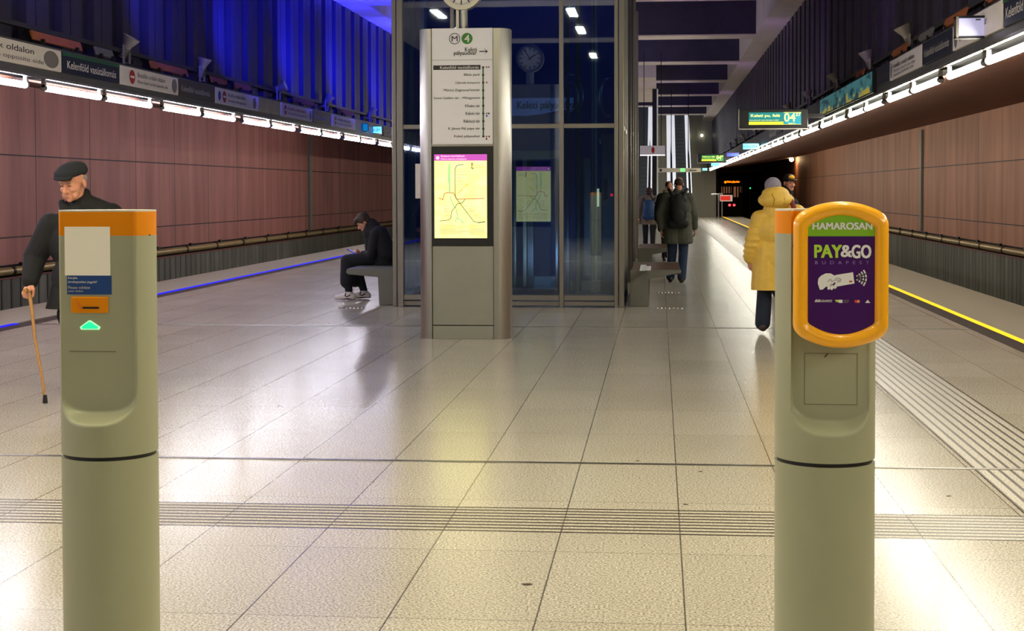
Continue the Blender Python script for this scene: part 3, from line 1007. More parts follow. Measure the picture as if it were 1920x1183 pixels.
def map_face(parent, back):
    # local frame: x right, z up, facing -y ; turned round for the back
    B = Matrix.Translation((0, .37, 0)) @ Matrix.Rotation(PI, 4, 'Z') if back else Matrix.Identity(4)
    MB().box(x0, x1, -.008, .03, pz(461), pz(276), B).build('display_case', M_BLACK, parent)
    mx0, mx1, mz0, mz1 = px_(815.3), px_(914.5), pz(447.5), pz(290.5)
    lb = MB().box(mx0, mx1, -.014, -.008, mz0, mz1, B).build('map_light_box', M_MAP, parent)
    MB().box(mx0, mx1, -.0155, -.008, pz(302.5), mz1, B).build('map_header', M_MAPH, lb)
    q = lambda X, Y: (mx0 + (mx1 - mx0) * X, mz1 - (mz1 - mz0) * Y)     # fractions of the map

    def lines(segs, wd, mt, nm):
        mb = MB()
        for sgm in segs:
            for (a, bb) in zip(sgm, sgm[1:]):
                A, Bq = Vector(q(*a)), Vector(q(*bb))
                d = (Bq - A).normalized() * wd / 2
                n = Vector((-d.y, d.x))
                P = [A - d + n, Bq + d + n, Bq + d - n, A - d - n]
                mb.poly([B @ Vector((p.x, -.0168, p.y)) for p in P])
        mb.build(nm, mt, lb)
    lines([[(.29, .12), (.29, .45)], [(.28, .13), (.27, .33)]], .016, M_MAPC, 'river')
    lines([[(.3, .5), (.34, .58), (.42, .66), (.44, .74), (.4, .8)], [(.42, .76), (.5, .78), (.55, .82)]], .012, M_MAPC, 'river')
    lines([[(.56, .125), (.48, .125), (.42, .14), (.395, .18), (.395, .46), (.41, .52), (.47, .57), (.75, .8), (.84, .815), (.96, .805)]], .0065, M_MAPG, 'metro_line')
    lines([[(.09, .52), (.16, .54), (.19, .47), (.24, .455), (.36, .46), (.4, .5), (.43, .535), (.95, .525)]], .007, M_MAPR, 'metro_line')
    lines([[(.1, .795), (.27, .785), (.31, .76), (.33, .68), (.44, .59), (.53, .58), (.58, .54)]], .0065, M_MAPG, 'metro_line')
    lines([[(.84, .815), (.96, .805)]], .009, M_MAPB, 'metro_line')
    lines([[(.45, .47), (.6, .37), (.66, .35)]], .008, M_MAPY, 'metro_line')
    tx = []
    for k in range(8):
        tx.append([(.42, .17 + k * .037), (.5 + .05 * ((k * 7) % 3), .17 + k * .037)])
    for k in range(7):
        tx.append([(.56 + k * .045, .62 + k * .028), (.66 + k * .045, .62 + k * .028)])
    for k in range(5):
        tx.append([(.18, .62 + k * .028), (.3, .62 + k * .028)])
    for k in range(7):
        tx.append([(.1, .845 + k * .018), (.4 + .12 * ((k * 5) % 3), .845 + k * .018)])
    for k in range(7):
        tx.append([(.66, .845 + k * .018), (.95 - .05 * ((k * 3) % 3), .845 + k * .018)])
    for k in range(3):
        tx.append([(.78, .13 + k * .016), (.95, .13 + k * .016)])
    for k in range(5):
        tx.append([(.58 + k * .07, .5), (.6 + k * .07, .49)])
    tx.append([(.1, .32), (.2, .35)])
    tx.append([(.13, .36), (.22, .39)])
    lines(tx, .0042, M_MAPT, 'small_print')
    lines([[(.72, .11), (.72, .13)], [(.715, .16), (.735, .17)]], .02, M_MAPT, 'symbol')
    mb = text_bm('Budapest metróhálózata', .24, .022, mx0 + .07, pz(296.2), -.017, bold=.02, M=B)
    text_bm('Metro network of Budapest', .26, .02, mx0 + .07, pz(301.4), -.017, bold=.02, M=B, mb=mb)
    mb.build('lettering', M_MAPW, lb)
    mb = MB()
    mb.poly([B @ Vector((mx0 + .035 + .018 * math.cos(2 * PI * i / 16), -.017, pz(297) + .018 * math.sin(2 * PI * i / 16))) for i in range(16)])
    mb.build('header_disc', M_MAPW, lb)


map_face(r, False)
map_face(r, True)
# clock on a post
cz, cr = pz(-22), 40 / S
cc = px_(865)
ck = thing('station_clock', 'round white-faced station clock standing on the information pillar', 'clock', (pc + cc, PY + .16, HT - .003))
MB().box(-.06, -.03, -.03, .03, 0, cz - cr - HT + .03).cyl((.015, 0, 0), (.015, 0, cz - cr - HT + .03), .042, n=16).box(-.09, .09, -.06, .06, 0, .012).build('post', M_STEEL, ck, smooth=40)
zc = cz - HT
MB().cyl((0, -.06, zc), (0, .06, zc), cr, n=48).build('case', M_STEEL, ck, smooth=40)
for sy in (-1, 1):
    MB().cyl((0, sy * .055, zc), (0, sy * .064, zc), cr * .8, n=48).build('face', mat('clock_white', (232, 230, 222), .4), ck, smooth=40)
    mb = MB()
    for k in range(60):
        T = Matrix.Translation((0, sy * .0655, zc)) @ Matrix.Rotation(2 * PI * k / 60, 4, 'Y')
        big = k % 5 == 0
        mb.box(-.006 if big else -.002, .006 if big else .002, -.001, .001, cr * (.56 if big else .7), cr * .77, T)
    mb.build('minute_marks', M_LDARK, ck)
    mb = MB().box(-.007, .007, -.002, .002, -.03, cr * .5, Matrix.Translation((0, sy * .067, zc)) @ Matrix.Rotation(1.0, 4, 'Y'))
    mb.build('hour_hand', M_LDARK, ck)
    mb = MB().box(-.005, .005, -.002, .002, -.03, cr * .72, Matrix.Translation((0, sy * .068, zc)) @ Matrix.Rotation(-.6, 4, 'Y'))
    mb.build('minute_hand', M_LDARK, ck)

# ------------------------------------------------------------------ glass elevator
gm = bpy.data.materials.new('elevator_glass')
gm.use_nodes = True
nt = gm.node_tree
nt.nodes.clear()
o_ = nt.nodes.new('ShaderNodeOutputMaterial')
mx = nt.nodes.new('ShaderNodeMixShader')
tr = nt.nodes.new('ShaderNodeBsdfTransparent')
gl = nt.nodes.new('ShaderNodeBsdfGlossy')
fr = nt.nodes.new('ShaderNodeFresnel')
ma = nt.nodes.new('ShaderNodeMath')
ma.operation = 'MULTIPLY_ADD'
ma.inputs[1].default_value = 1.6
ma.inputs[2].default_value = .1
tr.inputs['Color'].default_value = (.42, .58, .78, 1)
gl.inputs['Color'].default_value = (.8, .9, 1, 1)
gl.inputs['Roughness'].default_value = .015
fr.inputs['IOR'].default_value = 1.5
nt.links.new(fr.outputs[0], ma.inputs[0])
nt.links.new(ma.outputs[0], mx.inputs[0])
nt.links.new(tr.outputs[0], mx.inputs[1])
nt.links.new(gl.outputs[0], mx.inputs[2])
nt.links.new(mx.outputs[0], o_.inputs['Surface'])
M_GLASS = gm

EY, ED = 19.8, 2.5
ex = lambda px, y=EY: at(px, 578, y).x
EX0, EX1 = ex(736), ex(1170)
r = thing('elevator', 'tall glass elevator shaft in steel frames behind the information pillar', 'elevator', ((EX0 + EX1) / 2, EY, 0))
def eb(name, mt, *boxes, bev=.006):
    for q in boxes:
        MB().box(*q).build(name, mt, r, world=True, bevel=bev)


zt = at(900, 237, EY).z
zb0 = at(900, 553, EY).z
zb1 = at(900, 563, EY).z
ZT = ZBEAM + .9
for (a, c) in ((736, 744), (746, 757)):
    eb('corner_post', M_FRAME, (ex(a), ex(c), EY - .02 if a > 740 else EY + .02, EY + .14, 0, ZT))
for (a, c) in ((1152, 1159), (1160, 1170)):
    eb('corner_post', M_FRAME, (ex(a), ex(c), EY - .02 if a < 1159 else EY + .02, EY + .14, 0, ZT))
eb('mullion', M_FRAME, (ex(1049), ex(1057), EY - .015, EY + .09, 0, ZT))
eb('mullion', M_FRAME, (ex(846), ex(853), EY - .015, EY + .09, 0, ZT))
segs = ((757, 846), (853, 1049), (1057, 1152))
for a, c in segs:
    eb('transom', M_FRAME, (ex(a), ex(c), EY, EY + .08, zt - .03, zt + .03))
    eb('bottom_rail', M_FRAME, (ex(a), ex(c), EY, EY + .08, zb1, zb0))
    eb('plinth', M_FRAME, (ex(a), ex(c), EY + .01, EY + .08, .015, zb1 - .012))
    eb('transom', M_FRAME, (ex(a), ex(c), EY, EY + .08, 4.3, 4.36))
    MB().box(ex(a), ex(c), EY + .03, EY + .04, zb0, zt - .03).build('glass_pane', M_GLASS, r, world=True)
    MB().box(ex(a), ex(c), EY + .03, EY + .04, zt + .03, 4.3).build('glass_pane', M_GLASS, r, world=True)
    MB().box(ex(a), ex(c), EY + .03, EY + .04, 4.36, ZT).build('glass_pane', M_GLASS, r, world=True)
# sides
for xs, sg in ((EX0, 1), (EX1, -1)):
    xa, xb = sorted((xs, xs + sg * .1))
    for yy in (EY + 1.25, EY + ED - .1):
        eb('side_post', M_FRAME, (xa, xb, yy, yy + .1, 0, ZT))
    for (ya, yb) in ((EY + .14, EY + 1.25), (EY + 1.35, EY + ED - .1)):
        for z0, z1 in ((zb1, zb0), (zt - .03, zt + .03), (4.3, 4.36)):
            eb('side_rail', M_FRAME, (xa + .01, xb - .01, ya, yb, z0, z1))
        MB().box(xs + sg * .045, xs + sg * .055, ya, yb, zb0, zt - .03).build('glass_pane', M_GLASS, r, world=True)
        MB().box(xs + sg * .045, xs + sg * .055, ya, yb, zt + .03, ZT).build('glass_pane', M_GLASS, r, world=True)
M_SHAFT = mat('shaft_blue', (30, 44, 84), .45, .2, var=.12, vscale=1.5)
eb('rear_wall', M_SHAFT, (EX0 + .1, EX1 - .1, EY + ED - .06, EY + ED, 0, ZT))
# landing door and cab frame behind the glass
M_BEIGE = mat('door_frame_beige', (150, 140, 116), .4, .6, var=.1)
yd = EY + 1.0
dx = lambda px: at(px, 400, yd).x
dz = lambda py: at(1000, py, yd).z
eb('door_frame', M_BEIGE, (dx(962), dx(1047), yd, yd + .12, dz(297), dz(282)), (dx(980), dx(987), yd, yd + .12, .2, dz(297)), (dx(962), dx(967), yd, yd + .12, .2, dz(297)))
eb('door_leaf', M_DSTEEL, (dx(988), dx(1000), yd + .02, yd + .06, .15, dz(297)), (dx(1041), dx(1047), yd, yd + .1, .15, dz(297)))
eb('guide_rail', M_DSTEEL, (dx(1062), dx(1068), yd, yd + .1, .1, ZT), (dx(1078), dx(1086), yd + .2, yd + .3, .1, ZT))
eb('guide_rail', M_STEEL, (dx(1107), dx(1110), yd + .4, yd + .45, .1, ZT), (dx(1112), dx(1118), yd + .4, yd + .5, .1, ZT))
M_SHG = mat('shaft_grey', (92, 96, 96), .5, .2)
eb('cab_panel', M_SHG, (dx(1088), dx(1106), yd + .3, yd + .34, dz(520), dz(296)), (dx(1126), dx(1150), yd + .5, yd + .54, .1, dz(250)))
eb('cab_sill', M_SHG, (dx(958), dx(1047), yd + .25, yd + .5, dz(545), dz(520)), (dx(1060), dx(1125), yd + .25, yd + .5, dz(548), dz(528)))
MB().box(dx(1117.5), dx(1121.5), yd + .35, yd + .38, dz(388), dz(354)).build('shaft_lamp', mat('shaft_lamp_yellow', (255, 236, 150), .4, emit=1.6, ecol=(255, 232, 150)), r, world=True)
MB().ball((dx(1145), yd + .46, dz(366)), .02, 6).build('call_button_light', mat('red_light', (255, 40, 50), .4, emit=3, ecol=(255, 30, 50)), r, world=True)
M_CABLE = mat('cable_silver', (150, 150, 140), .25, .8)
def ring_cable(px, py, rx, ry, y, a0, a1, rad=.012):
    c = at(px, py, y)
    k = y / 2900 * 1.0
    pts = [(c.x + rx * k * math.cos(math.radians(a0 + (a1 - a0) * i / 28)), y, c.z + ry * k * math.sin(math.radians(a0 + (a1 - a0) * i / 28))) for i in range(29)]
    MB().tube(pts, rad, 6).build('hanging_cable', M_CABLE, r, smooth=60, world=True)


ring_cable(1070, 182, 14, 27, yd - .3, -110, 105)
ring_cable(1072, 178, 21, 38, yd - .2, -60, 125)
ring_cable(1143, 183, 20, 36, yd - .25, 85, 270)
ring_cable(1140, 180, 13, 36, yd - .15, 110, 290)
ring_cable(1074, 268, 17, 26, yd - .3, 20, 150)
ring_cable(1150, 265, 25, 26, yd - .3, 90, 190)
# sign seen through the glass
sY = EY + 1.9
sx0, sx1 = at(958, 200, sY).x, at(1075, 200, sY).x
M_SIGNG = mat('sign_behind_glass', (150, 154, 166), .5, emit=.16)  # faint glow added so the panel shows in the dark shaft
e = thing('direction_sign', 'white curved station direction sign seen through the elevator glass', 'sign', (sx0, sY, at(958, 217, sY).z))
hh = at(958, 184, sY).z - at(958, 217, sY).z
ww = sx1 - sx0
mb = MB()
mb.prism([(0, 0), (ww * .25, .0), (ww * .5, hh * .1), (ww * .8, hh * .3), (ww, hh * .35), (ww, hh), (0, hh)], 'y', 0, .04)
mb.build('panel', M_SIGNG, e)
text_bm('Keleti pályaudvar', ww * .98, hh * .55, ww * .1, hh * .26, -.006, bold=.02).build('lettering', M_LDARK, e)
MB().box(ww * .1, ww * .14, .04, sY and (EY + ED - .06 - sY), hh * .5, hh * .6).box(ww * .8, ww * .84, .04, EY + ED - .06 - sY, hh * .5, hh * .6).build('bracket', M_TRAY, e)

# machine room and side cladding behind the shaft
MR = EX1 - .02
r2 = thing('machine_enclosure', 'dark steel-clad enclosure running behind the glass elevator', 'enclosure', ((EX0 + MR) / 2, EY + ED, 0))
MB().box(EX0, MR - .05, EY + ED + .01, 34.5, 0, ZBEAM - .005).build('cladding', mat('enclosure_dark', (38, 36, 35), .42, .6, var=.1), r2, world=True)
for yy in (EY + ED + .1, 25.2, 27.4, 30.4, 33.9):
    MB().box(MR - .05, MR + .015, yy, yy + .14, 0, ZBEAM - .005).build('post', M_DSTEEL if yy < 30 else M_FRAME, r2, world=True, bevel=.006)
# white notice on the elevator's left pane
e = thing('notice', 'narrow white notice on the elevator glass left of the pillar', 'notice', (ex(780), EY - .004, at(780, 372, EY).z))
MB().box(0, ex(792) - ex(780), -.004, .03, 0, at(780, 307, EY).z - at(780, 372, EY).z).build('sheet', M_SWHITE, e)

# benches -----------------------------------------------------------------
M_BENCH = mat('bench_grey', (112, 112, 102), .45, .15, var=.06)
M_SLAT = mat('bench_wood', (104, 78, 56), .3, var=.2, vscale=5, stretch=(12, 1, 1))
def bench(y0, y1, mirror, label, right):
    c = lambda px, py: (at(px, py, 20).x, at(px, py, 20).z)
    if right:
        pts = [c(1181, 574), c(1181, 506), c(1277, 506), c(1277.5, 511), c(1217, 523), c(1216, 574)]
    else:
        pts = [c(738, 574), c(738, 505), c(651, 505), c(648, 512), c(652, 516), c(708, 521), c(711, 574)]
    z0 = min(p[1] for p in pts)
    pts = [(p[0], p[1] - z0) for p in pts]
    xm = pts[0][0]
    r = thing('platform_bench', label, 'bench', (xm, (y0 + y1) / 2, 0), 0, 'benches beside the elevator')
    h = (y1 - y0) / 2
    P = [(p[0] - xm, p[1]) for p in pts]
    if right:
        MB().prism(P, 'y', -h, -h + .1).build('end_frame', M_BENCH, r, bevel=.008)
        MB().prism(P, 'y', h - .1, h).build('end_frame', M_BENCH, r, bevel=.008)
        w0, w1 = sorted((P[1][0] + .02, P[2][0] - .005))
    else:
        MB().prism(P, 'y', -h, -h + .1).build('end_frame', M_BENCH, r, bevel=.012)
        MB().prism(P, 'y', h - .1, h).build('end_frame', M_BENCH, r, bevel=.012)
        w0, w1 = sorted((P[1][0] - .02, P[3][0] + .02))
    zt = P[1][1]
    MB().box(w0, w1, -h + .1, h - .1, zt - .06, zt - .002).build('seat_board', M_SLAT if right else M_BENCH, r, bevel=.004)
    MB().box(min(P[0][0], P[-1][0]) + .02, max(P[0][0], P[-1][0]) - .02, -h + .1, h - .1, 0, zt - .06).build('pedestal', M_BENCH, r, bevel=.004)
    return r, zt


bench(20.0, 22.3, False, 'grey cantilever bench with papers on it, right of the elevator', True)
bench(27.6, 29.9, False, 'grey bench farther back on the right of the elevator enclosure', True)
_, ZSEAT = bench(20.0, 22.4, True, 'grey cantilever bench under the seated young man', False)
pp = at_z(1211, 503, ZSEAT)
M_PAPER = mat('white_paper', (226, 226, 222), .6, var=.04)
for i, (pa, pb, qa, qb, words) in enumerate(((1199, 1212, 497, 508, 'larger white paper lying on the right bench'), (1210, 1221, 500, 508, 'smaller white paper overlapping another on the right bench'))):
    A, B_ = at_z(pa, qb, ZSEAT), at_z(pb, qa, ZSEAT)
    mb = MB().box(A.x, B_.x, A.y, B_.y, ZSEAT + .004 * i + .001, ZSEAT + .004 * i + .004)
    o = mb.build('paper_sheet', M_PAPER)
    tag(o, words, 'paper', 'papers left on the right bench')

# studs on the floor
M_STUD = mat('stud_steel', (210, 206, 196), .25, .9)
for (pa, pb, py, words) in ((636, 680, 578, 'row of small steel studs in the floor below the seated man'), (1232, 1278, 578.5, 'nearer row of steel studs in the floor past the right bench'),
                            (1234, 1272, 549, 'farther row of steel studs beside the right bench')):
    a, c = at_z(pa, py, 0), at_z(pb, py, 0)
    r = thing('floor_studs', words, 'floor studs', ((a.x + c.x) / 2, a.y, 0), 0, 'rows of floor studs')
    for i in range(7):
        t = (i / 6 - .5) * (c.x - a.x)
        MB().cyl((t, 0, 0), (t, 0, .012), .018, .012, n=10).build('stud', M_STUD, r, smooth=40)

# dark scuffs and chewing gum on the floor
M_GUM = mat('gum_dark', (52, 44, 36), .7)
for i, (px, py, sz, words) in enumerate(((988, 1096, .02, 'largest dark spot of gum on the near floor'), (1285, 946, .012, 'dark gum spot just above the ribbed band'),
                                         (1313, 884, .011, 'dark gum spot just in front of the near steel strip'), (1196, 864, .011, 'dark scuff just beyond the near steel strip'),
                                         (1779, 930, .013, 'dark streak right of the orange-topped validator'), (617, 606, .02, 'dark scuff on the floor near the seated man'),
                                         (523, 761, .014, 'dark scuff in the shiny floor left of the pillar'))):
    p = at_z(px, py, 0)
    mb = MB()
    mb.loft([[(p.x + sz * (1 + .3 * math.sin(3 * a + i)) * q * math.cos(a), p.y + sz * (1.1 + .3 * math.cos(2 * a + i)) * q * math.sin(a), z) for a in [2 * PI * k / 14 for k in range(14)]]
             for q, z in ((1, .0005), (.8, .002))])
    tag(mb.build('gum_spot', M_GUM, smooth=60), words, 'stain', 'spots on the floor')

# ------------------------------------------------------------------ ticket validators in front
M_VAL = mat('validator_grey', (160, 162, 132), .42, .08, var=.025, vscale=5, bump=.02, bscale=400)
M_ORG = mat('validator_orange', (228, 138, 0), .6, var=.03, spec=.15)
M_RIM = mat('validator_rim', (216, 212, 196), .35, .3)
RV, EC = .125, .066
YV = 3.97


def vsurf(zlo, zhi, nz, zu, wch, cutc):
    """upper part of the round column with its flat, U-shaped face; centre of the flat at x = cutc"""
    rows = []
    NA = 160
    depth = EC
    for k in range(nz + 1):
        z = zlo + (zhi - zlo) * k / nz
        ring = []
        for i in range(NA):
            a = 2 * PI * i / NA
            x, y = RV * math.sin(a), -RV * math.cos(a)
            if y < 0:
                u = min(1, abs(x - cutc) / wch)
                zb = zu + .085 * (1 - (1 - u ** 2.8) ** (1 / 2.8))
                t = max(0, min(1, (z - zb) / .034))
                t = t * t * (3 - 2 * t)
                e = max(0, min(1, (wch - abs(x - cutc)) / .006))
                tgt = -depth
                if y < tgt:
                    y = y + (tgt - y) * t * e
            ring.append((x, y, z))
        rows.append(ring)
    return rows


def validator(px0, px1, label, zu, cutc, wch, rz, band_py, top_py, gap_py):
    c = at((px0 + px1) / 2, 600, YV)
    s = (px1 - px0) / 2 / RV
    zz = lambda py: at((px0 + px1) / 2, py, YV).z
    r = thing('ticket_validator', label, 'ticket validator', (c.x, YV, 0), rz)
    zg, zbd, ztp = zz(gap_py), zz(band_py), zz(top_py)
    MB().cyl((0, 0, 0), (0, 0, zg - .006), RV, n=96).build('base_column', M_VAL, r, smooth=30)
    MB().cyl((0, 0, zg - .006), (0, 0, zg + .004), RV - .006, n=64).build('seam_ring', M_BLACK, r, smooth=30)
    zu = zz(zu)
    MB().loft(vsurf(zg + .004, zbd, 170, zu, wch, cutc)).build('upper_column', M_VAL, r, smooth=50)
    MB().loft(vsurf(zbd, ztp - .004, 12, zu, wch, cutc)).build('orange_band', M_ORG, r, smooth=50)
    MB().loft(vsurf(ztp - .004, ztp, 2, zu, wch, cutc)).build('top_cap', M_RIM, r, smooth=50)
    return r, c, s, zz


rL, cL, sL, zL = validator(113.5, 295, 'left grey ticket validator with an orange top, white square sticker and green arrow light', 788, -.004, .104, 0, 440.5, 393.5, 846)
fx = lambda px: (px - 204.3) / sL * (1 - EC / 4)            # offset on the flat face from the axis
fz = lambda py: zL(py)
yf = -EC
M_STK = mat('sticker_cream', (250, 246, 226), .5)
M_STB = mat('sticker_blue', (12, 62, 124), .45)
def vbox(px0, px1, py0, py1, d, name, mt, parent=None, bev=0):
    return MB().box(fx(px0), fx(px1), yf - d, yf + .004, fz(py1), fz(py0)).build(name, mt, parent or rL, bevel=bev)


vbox(136, 226, 424, 514, .0012, 'sticker', M_STK)
st = vbox(140, 228, 514, 549, .0013, 'blue_sticker', M_STB)
for t, py, w, h in (('Kérjük,', 521.5, 19, 5), ('érvényesítse jegyét!', 529, 56, 5.6), ('Please validate', 538.5, 43, 5), ('your ticket', 545.5, 29, 5)):
    text_bm(t, w / sL, h / sL, fx(142.5), fz(py), yf - .0025, bold=.02).build('lettering', M_LDIM if py > 531 else M_LWHITE, st)
slot = vbox(148, 221, 553, 583, .006, 'ticket_slot', M_ORG, bev=.003)
MB().box(fx(172), fx(204), yf - .0075, yf - .004, fz(575), fz(571.5)).build('slot_opening', M_BLACK, slot)
mb = MB().prism([(fx(171), fz(571)), (fx(160), fz(560)), (fx(162), fz(569)), (fx(168), fz(577))], 'y', yf - .0072, yf - .003)
mb.build('slot_bevel', mat('slot_bevel_orange', (214, 118, 12), .4), slot)
M_GARR = mat('arrow_green', (40, 245, 130), .3, emit=1.5, ecol=(20, 235, 130))
M_GEDG = mat('arrow_edge', (200, 255, 200), .3, emit=1.3, ecol=(150, 255, 160))
pts = [(fx(165.5), fz(609)), (fx(167), fz(613.5)), (fx(203), fz(613.5)), (fx(205), fz(609)), (fx(186), fz(597)), (fx(183), fz(597))]
MB().prism(pts, 'y', yf - .003, yf + .004).build('arrow_rim', M_GEDG, rL)
cx_, cz_ = fx(185), fz(607.5)
pts2 = [(cx_ + (x - cx_) * .84, cz_ + (z - cz_) * .78) for x, z in pts]
MB().prism(pts2, 'y', yf - .0042, yf).build('arrow_light', M_GARR, rL)
MB().box(fx(143), fx(235), yf - .0014, yf + .003, fz(654.8), fz(653.4)).build('face_seam', mat('seam_line', (112, 108, 84), .6), rL)
MB().box(RV * .70, RV * .985, -.03, -.02, fz(441.5), fz(438.5)).build('band_latch', M_DSTEEL, rL)

rR, cR, sR, zR = validator(1455.5, 1638, 'right grey ticket validator carrying a yellow framed purple card reader sign', 805, .006, .098, 0, 436.5, 391.5, 857)
gx = lambda px: (px - 1547.5) / sR * (1 - EC / 4)
gz = lambda py: zR(py)
seam = mat('seam_line', (112, 108, 84), .6)
mb = MB()
for (a, bq, c_, d_) in ((1505, 1602, 657, 658), (1505, 1602, 751, 752), (1505, 1506, 657, 752), (1601, 1602, 657, 752)):
    mb.box(gx(a), gx(bq), yf - .0012, yf + .003, gz(d_), gz(c_))
mb.build('access_panel_seam', seam, rR)
MB().prism([(gx(1541), gz(664)), (gx(1543), gz(665)), (gx(1549), gz(658)), (gx(1546), gz(658))], 'y', yf - .001, yf + .002).build('scratch', M_GUM, rR)
MB().prism([(gx(1479), gz(459)), (gx(1481), gz(459)), (gx(1484), gz(454)), (gx(1481), gz(456))], 'y', -.115, -.09).build('scratch', M_GUM, rR)

# yellow framed sign: outline with arched top and bottom
def outline(a, bb, sag, rc, n=14):
    pts = []
    def top(x):
        return bb - sag * (x / a) ** 2
    xs = [-(a - rc) + 2 * (a - rc) * i / (2 * n) for i in range(2 * n + 1)]
    up = [(x, top(x)) for x in xs]
    P0, P1, P2 = (a - rc, top(a - rc)), (a, top(a)), (a, top(a) - rc)
    cor = []
    for i in range(1, 8):
        t = i / 8
        cor.append(tuple((1 - t) ** 2 * P0[k] + 2 * t * (1 - t) * P1[k] + t * t * P2[k] for k in (0, 1)))
    right = cor + [P2]
    q = [(-x, z) for x, z in reversed(right)] + up + right
    return q + [(-x, -z) for x, z in q]


A_, B_, SG = .1145, .1795, .036
pcx, pcz = gx(1566.3) * .975, (gz(384.5) + gz(635)) / 2
yo = -RV - .002
loops = []
for d, y in ((.004, .03), (0, .018), (0, -.004), (.003, -.014), (.010, -.021), (.018, -.0225), (.027, -.019), (.033, -.011), (.0345, -.007)):
    loops.append([(pcx + x, yo + y, pcz + z) for x, z in outline(A_ - d, B_ - d, SG * (1 - d * 7), .024 - d * .5)])
mb = MB()
mb.loft(loops)
M_YFR = mat('frame_yellow', (252, 178, 14), .32, var=.02, coat=.4)
fr_ = mb.build('yellow_frame', M_YFR, rR, smooth=40)
d = .034
inner = outline(A_ - d, B_ - d, SG * (1 - d * 7), .024 - d * .5)
zs = gz(440) - pcz
Y2 = yo - .0085
topp = [(x, z) for x, z in inner if z > zs]
botp = [(x, z) for x, z in inner if z <= zs]
xa_ = A_ - d
M_SGRN = mat('sign_lime', (128, 184, 28), .35)
M_SPUR = mat('sign_purple', (62, 4, 92), .3)
M_LIME = mat('letters_lime', (178, 222, 60), .4)
topp = [p for p in inner if p[1] > zs]
topp.sort(key=lambda p: p[0])
mb = MB()
mb.prism([(pcx - xa_, pcz + zs)] + [(pcx + x, pcz + z) for x, z in topp] + [(pcx + xa_, pcz + zs)], 'y', Y2, Y2 + .004)
gh = mb.build('green_header', M_SGRN, rR)
botp = [p for p in inner if p[1] <= zs]
lo = sorted([p for p in botp], key=lambda p: math.atan2(p[1] - 0, p[0]))
angs = sorted(botp, key=lambda p: (math.atan2(p[1], p[0]) + 2 * PI - math.atan2(zs, -xa_)) % (2 * PI))
mb = MB()
mb.prism([(pcx - xa_, pcz + zs)] + [(pcx + x, pcz + z) for x, z in angs] + [(pcx + xa_, pcz + zs)], 'y', Y2, Y2 + .004)
pp_ = mb.build('purple_panel', M_SPUR, rR)
ks = (A_ * 2) / 159.0                          # metres per photo pixel on the sign
qx = lambda px: pcx + (px - 1567.0) * ks
qz = lambda py: pcz - (py - 509.7) * ks
yt = Y2 - .0012
def qt(body, px0, px1, py0, py1, mt, bold=.03, sp=1.0):
    text_bm(body, (px1 - px0) * ks, (py1 - py0) * ks, qx(px0), qz(py1), yt, bold=bold, spacing=sp).build('lettering', mt, gh if body == 'HAMAROSAN' else pp_)


M_SW = mat('sign_lettering_white', (236, 236, 232), .4)
qt('HAMAROSAN', 1519, 1618, 421, 432.5, M_SW, .05)
qt('PAY', 1522.5, 1567, 459, 480, M_LIME, .05)
qt('&', 1566.5, 1584, 459.5, 479, M_SW, .04)
qt('GO', 1584.5, 1616, 459, 481, M_SW, .04)
qt('BUDAPEST', 1523, 1613.5, 486, 491.5, mat('sign_lilac', (150, 120, 190), .5), -.005, 2.2)
def qpoly(pts, mt, name, dy=0.0):
    mb = MB()
    mb.poly([(qx(a), yt - dy, qz(b_)) for a, b_ in pts])
    return mb.build(name, mt, pp_)


qpoly([(1556.5, 510), (1586.5, 505), (1589, 524), (1557, 530)], M_SW, 'card_icon')
qpoly([(1527.5, 524), (1528.5, 516), (1533, 511), (1541, 507), (1549, 507), (1556, 511), (1565, 515), (1566, 519), (1561, 521), (1556, 522), (1550, 528), (1541, 530), (1536, 534.5), (1531, 535)], M_SW, 'hand_icon', .0004)
for i, (ax, ay) in enumerate(((1546, 533), (1551, 533.5), (1556.5, 531.5))):
    qpoly([(ax - 2.6, ay), (ax - 1.5, ay - 5), (ax + 2, ay - 7), (ax + 4, ay - 5), (ax + 2.4, ay), (ax, ay + 2.2)], M_SW, 'finger_icon', .0005)
def qline(pts, w, mt, name, dy=.001):
    mb = MB()
    for (a, b_) in zip(pts, pts[1:]):
        A, B2 = Vector((qx(a[0]), qz(a[1]))), Vector((qx(b_[0]), qz(b_[1])))
        dd = (B2 - A).normalized() * w * ks / 2
        nn = Vector((-dd.y, dd.x))
        mb.poly([(p.x, yt - dy, p.y) for p in (A - dd + nn, B2 + dd + nn, B2 + dd - nn, A - dd - nn)])
    mb.build(name, mt, pp_)


qline([(1544, 521), (1549, 517), (1551, 521), (1557, 518), (1564, 519)], .8, M_LGREY, 'hand_line')
qline([(1560, 522), (1565, 521), (1566, 517), (1562, 515), (1557, 516)], .8, M_LGREY, 'hand_line')
qline([(1553, 528), (1556, 524)], .9, M_SPUR, 'hand_line')
qline([(1548, 529), (1551, 525)], .9, M_SPUR, 'hand_line')
qpoly([(1580, 519.5), (1585, 519), (1585, 522), (1580, 522.3)], mat('card_mark', (186, 90, 50), .4), 'card_mark', .001)
for k in range(4):
    R_ = 5 + k * 5
    c0 = (1589.5, 514.5)
    th = [math.radians(a) for a in (-38, -19, 0, 19, 38)]
    qline([(c0[0] + R_ * math.cos(t) * .95, c0[1] - R_ * math.sin(t) * 1.0 + 0) for t in th], 2.5, M_SW, 'wave_icon')
qt('BUDAPEST', 1531, 1552, 552, 556, M_SW, .02)
mb = MB()
for i in range(4):
    mb.box(qx(1523 + i * 2), qx(1524.4 + i * 2), yt - .0003, yt, qz(556), qz(551 if i % 2 else 552.5))
mb.build('city_mark', M_SW, pp_)
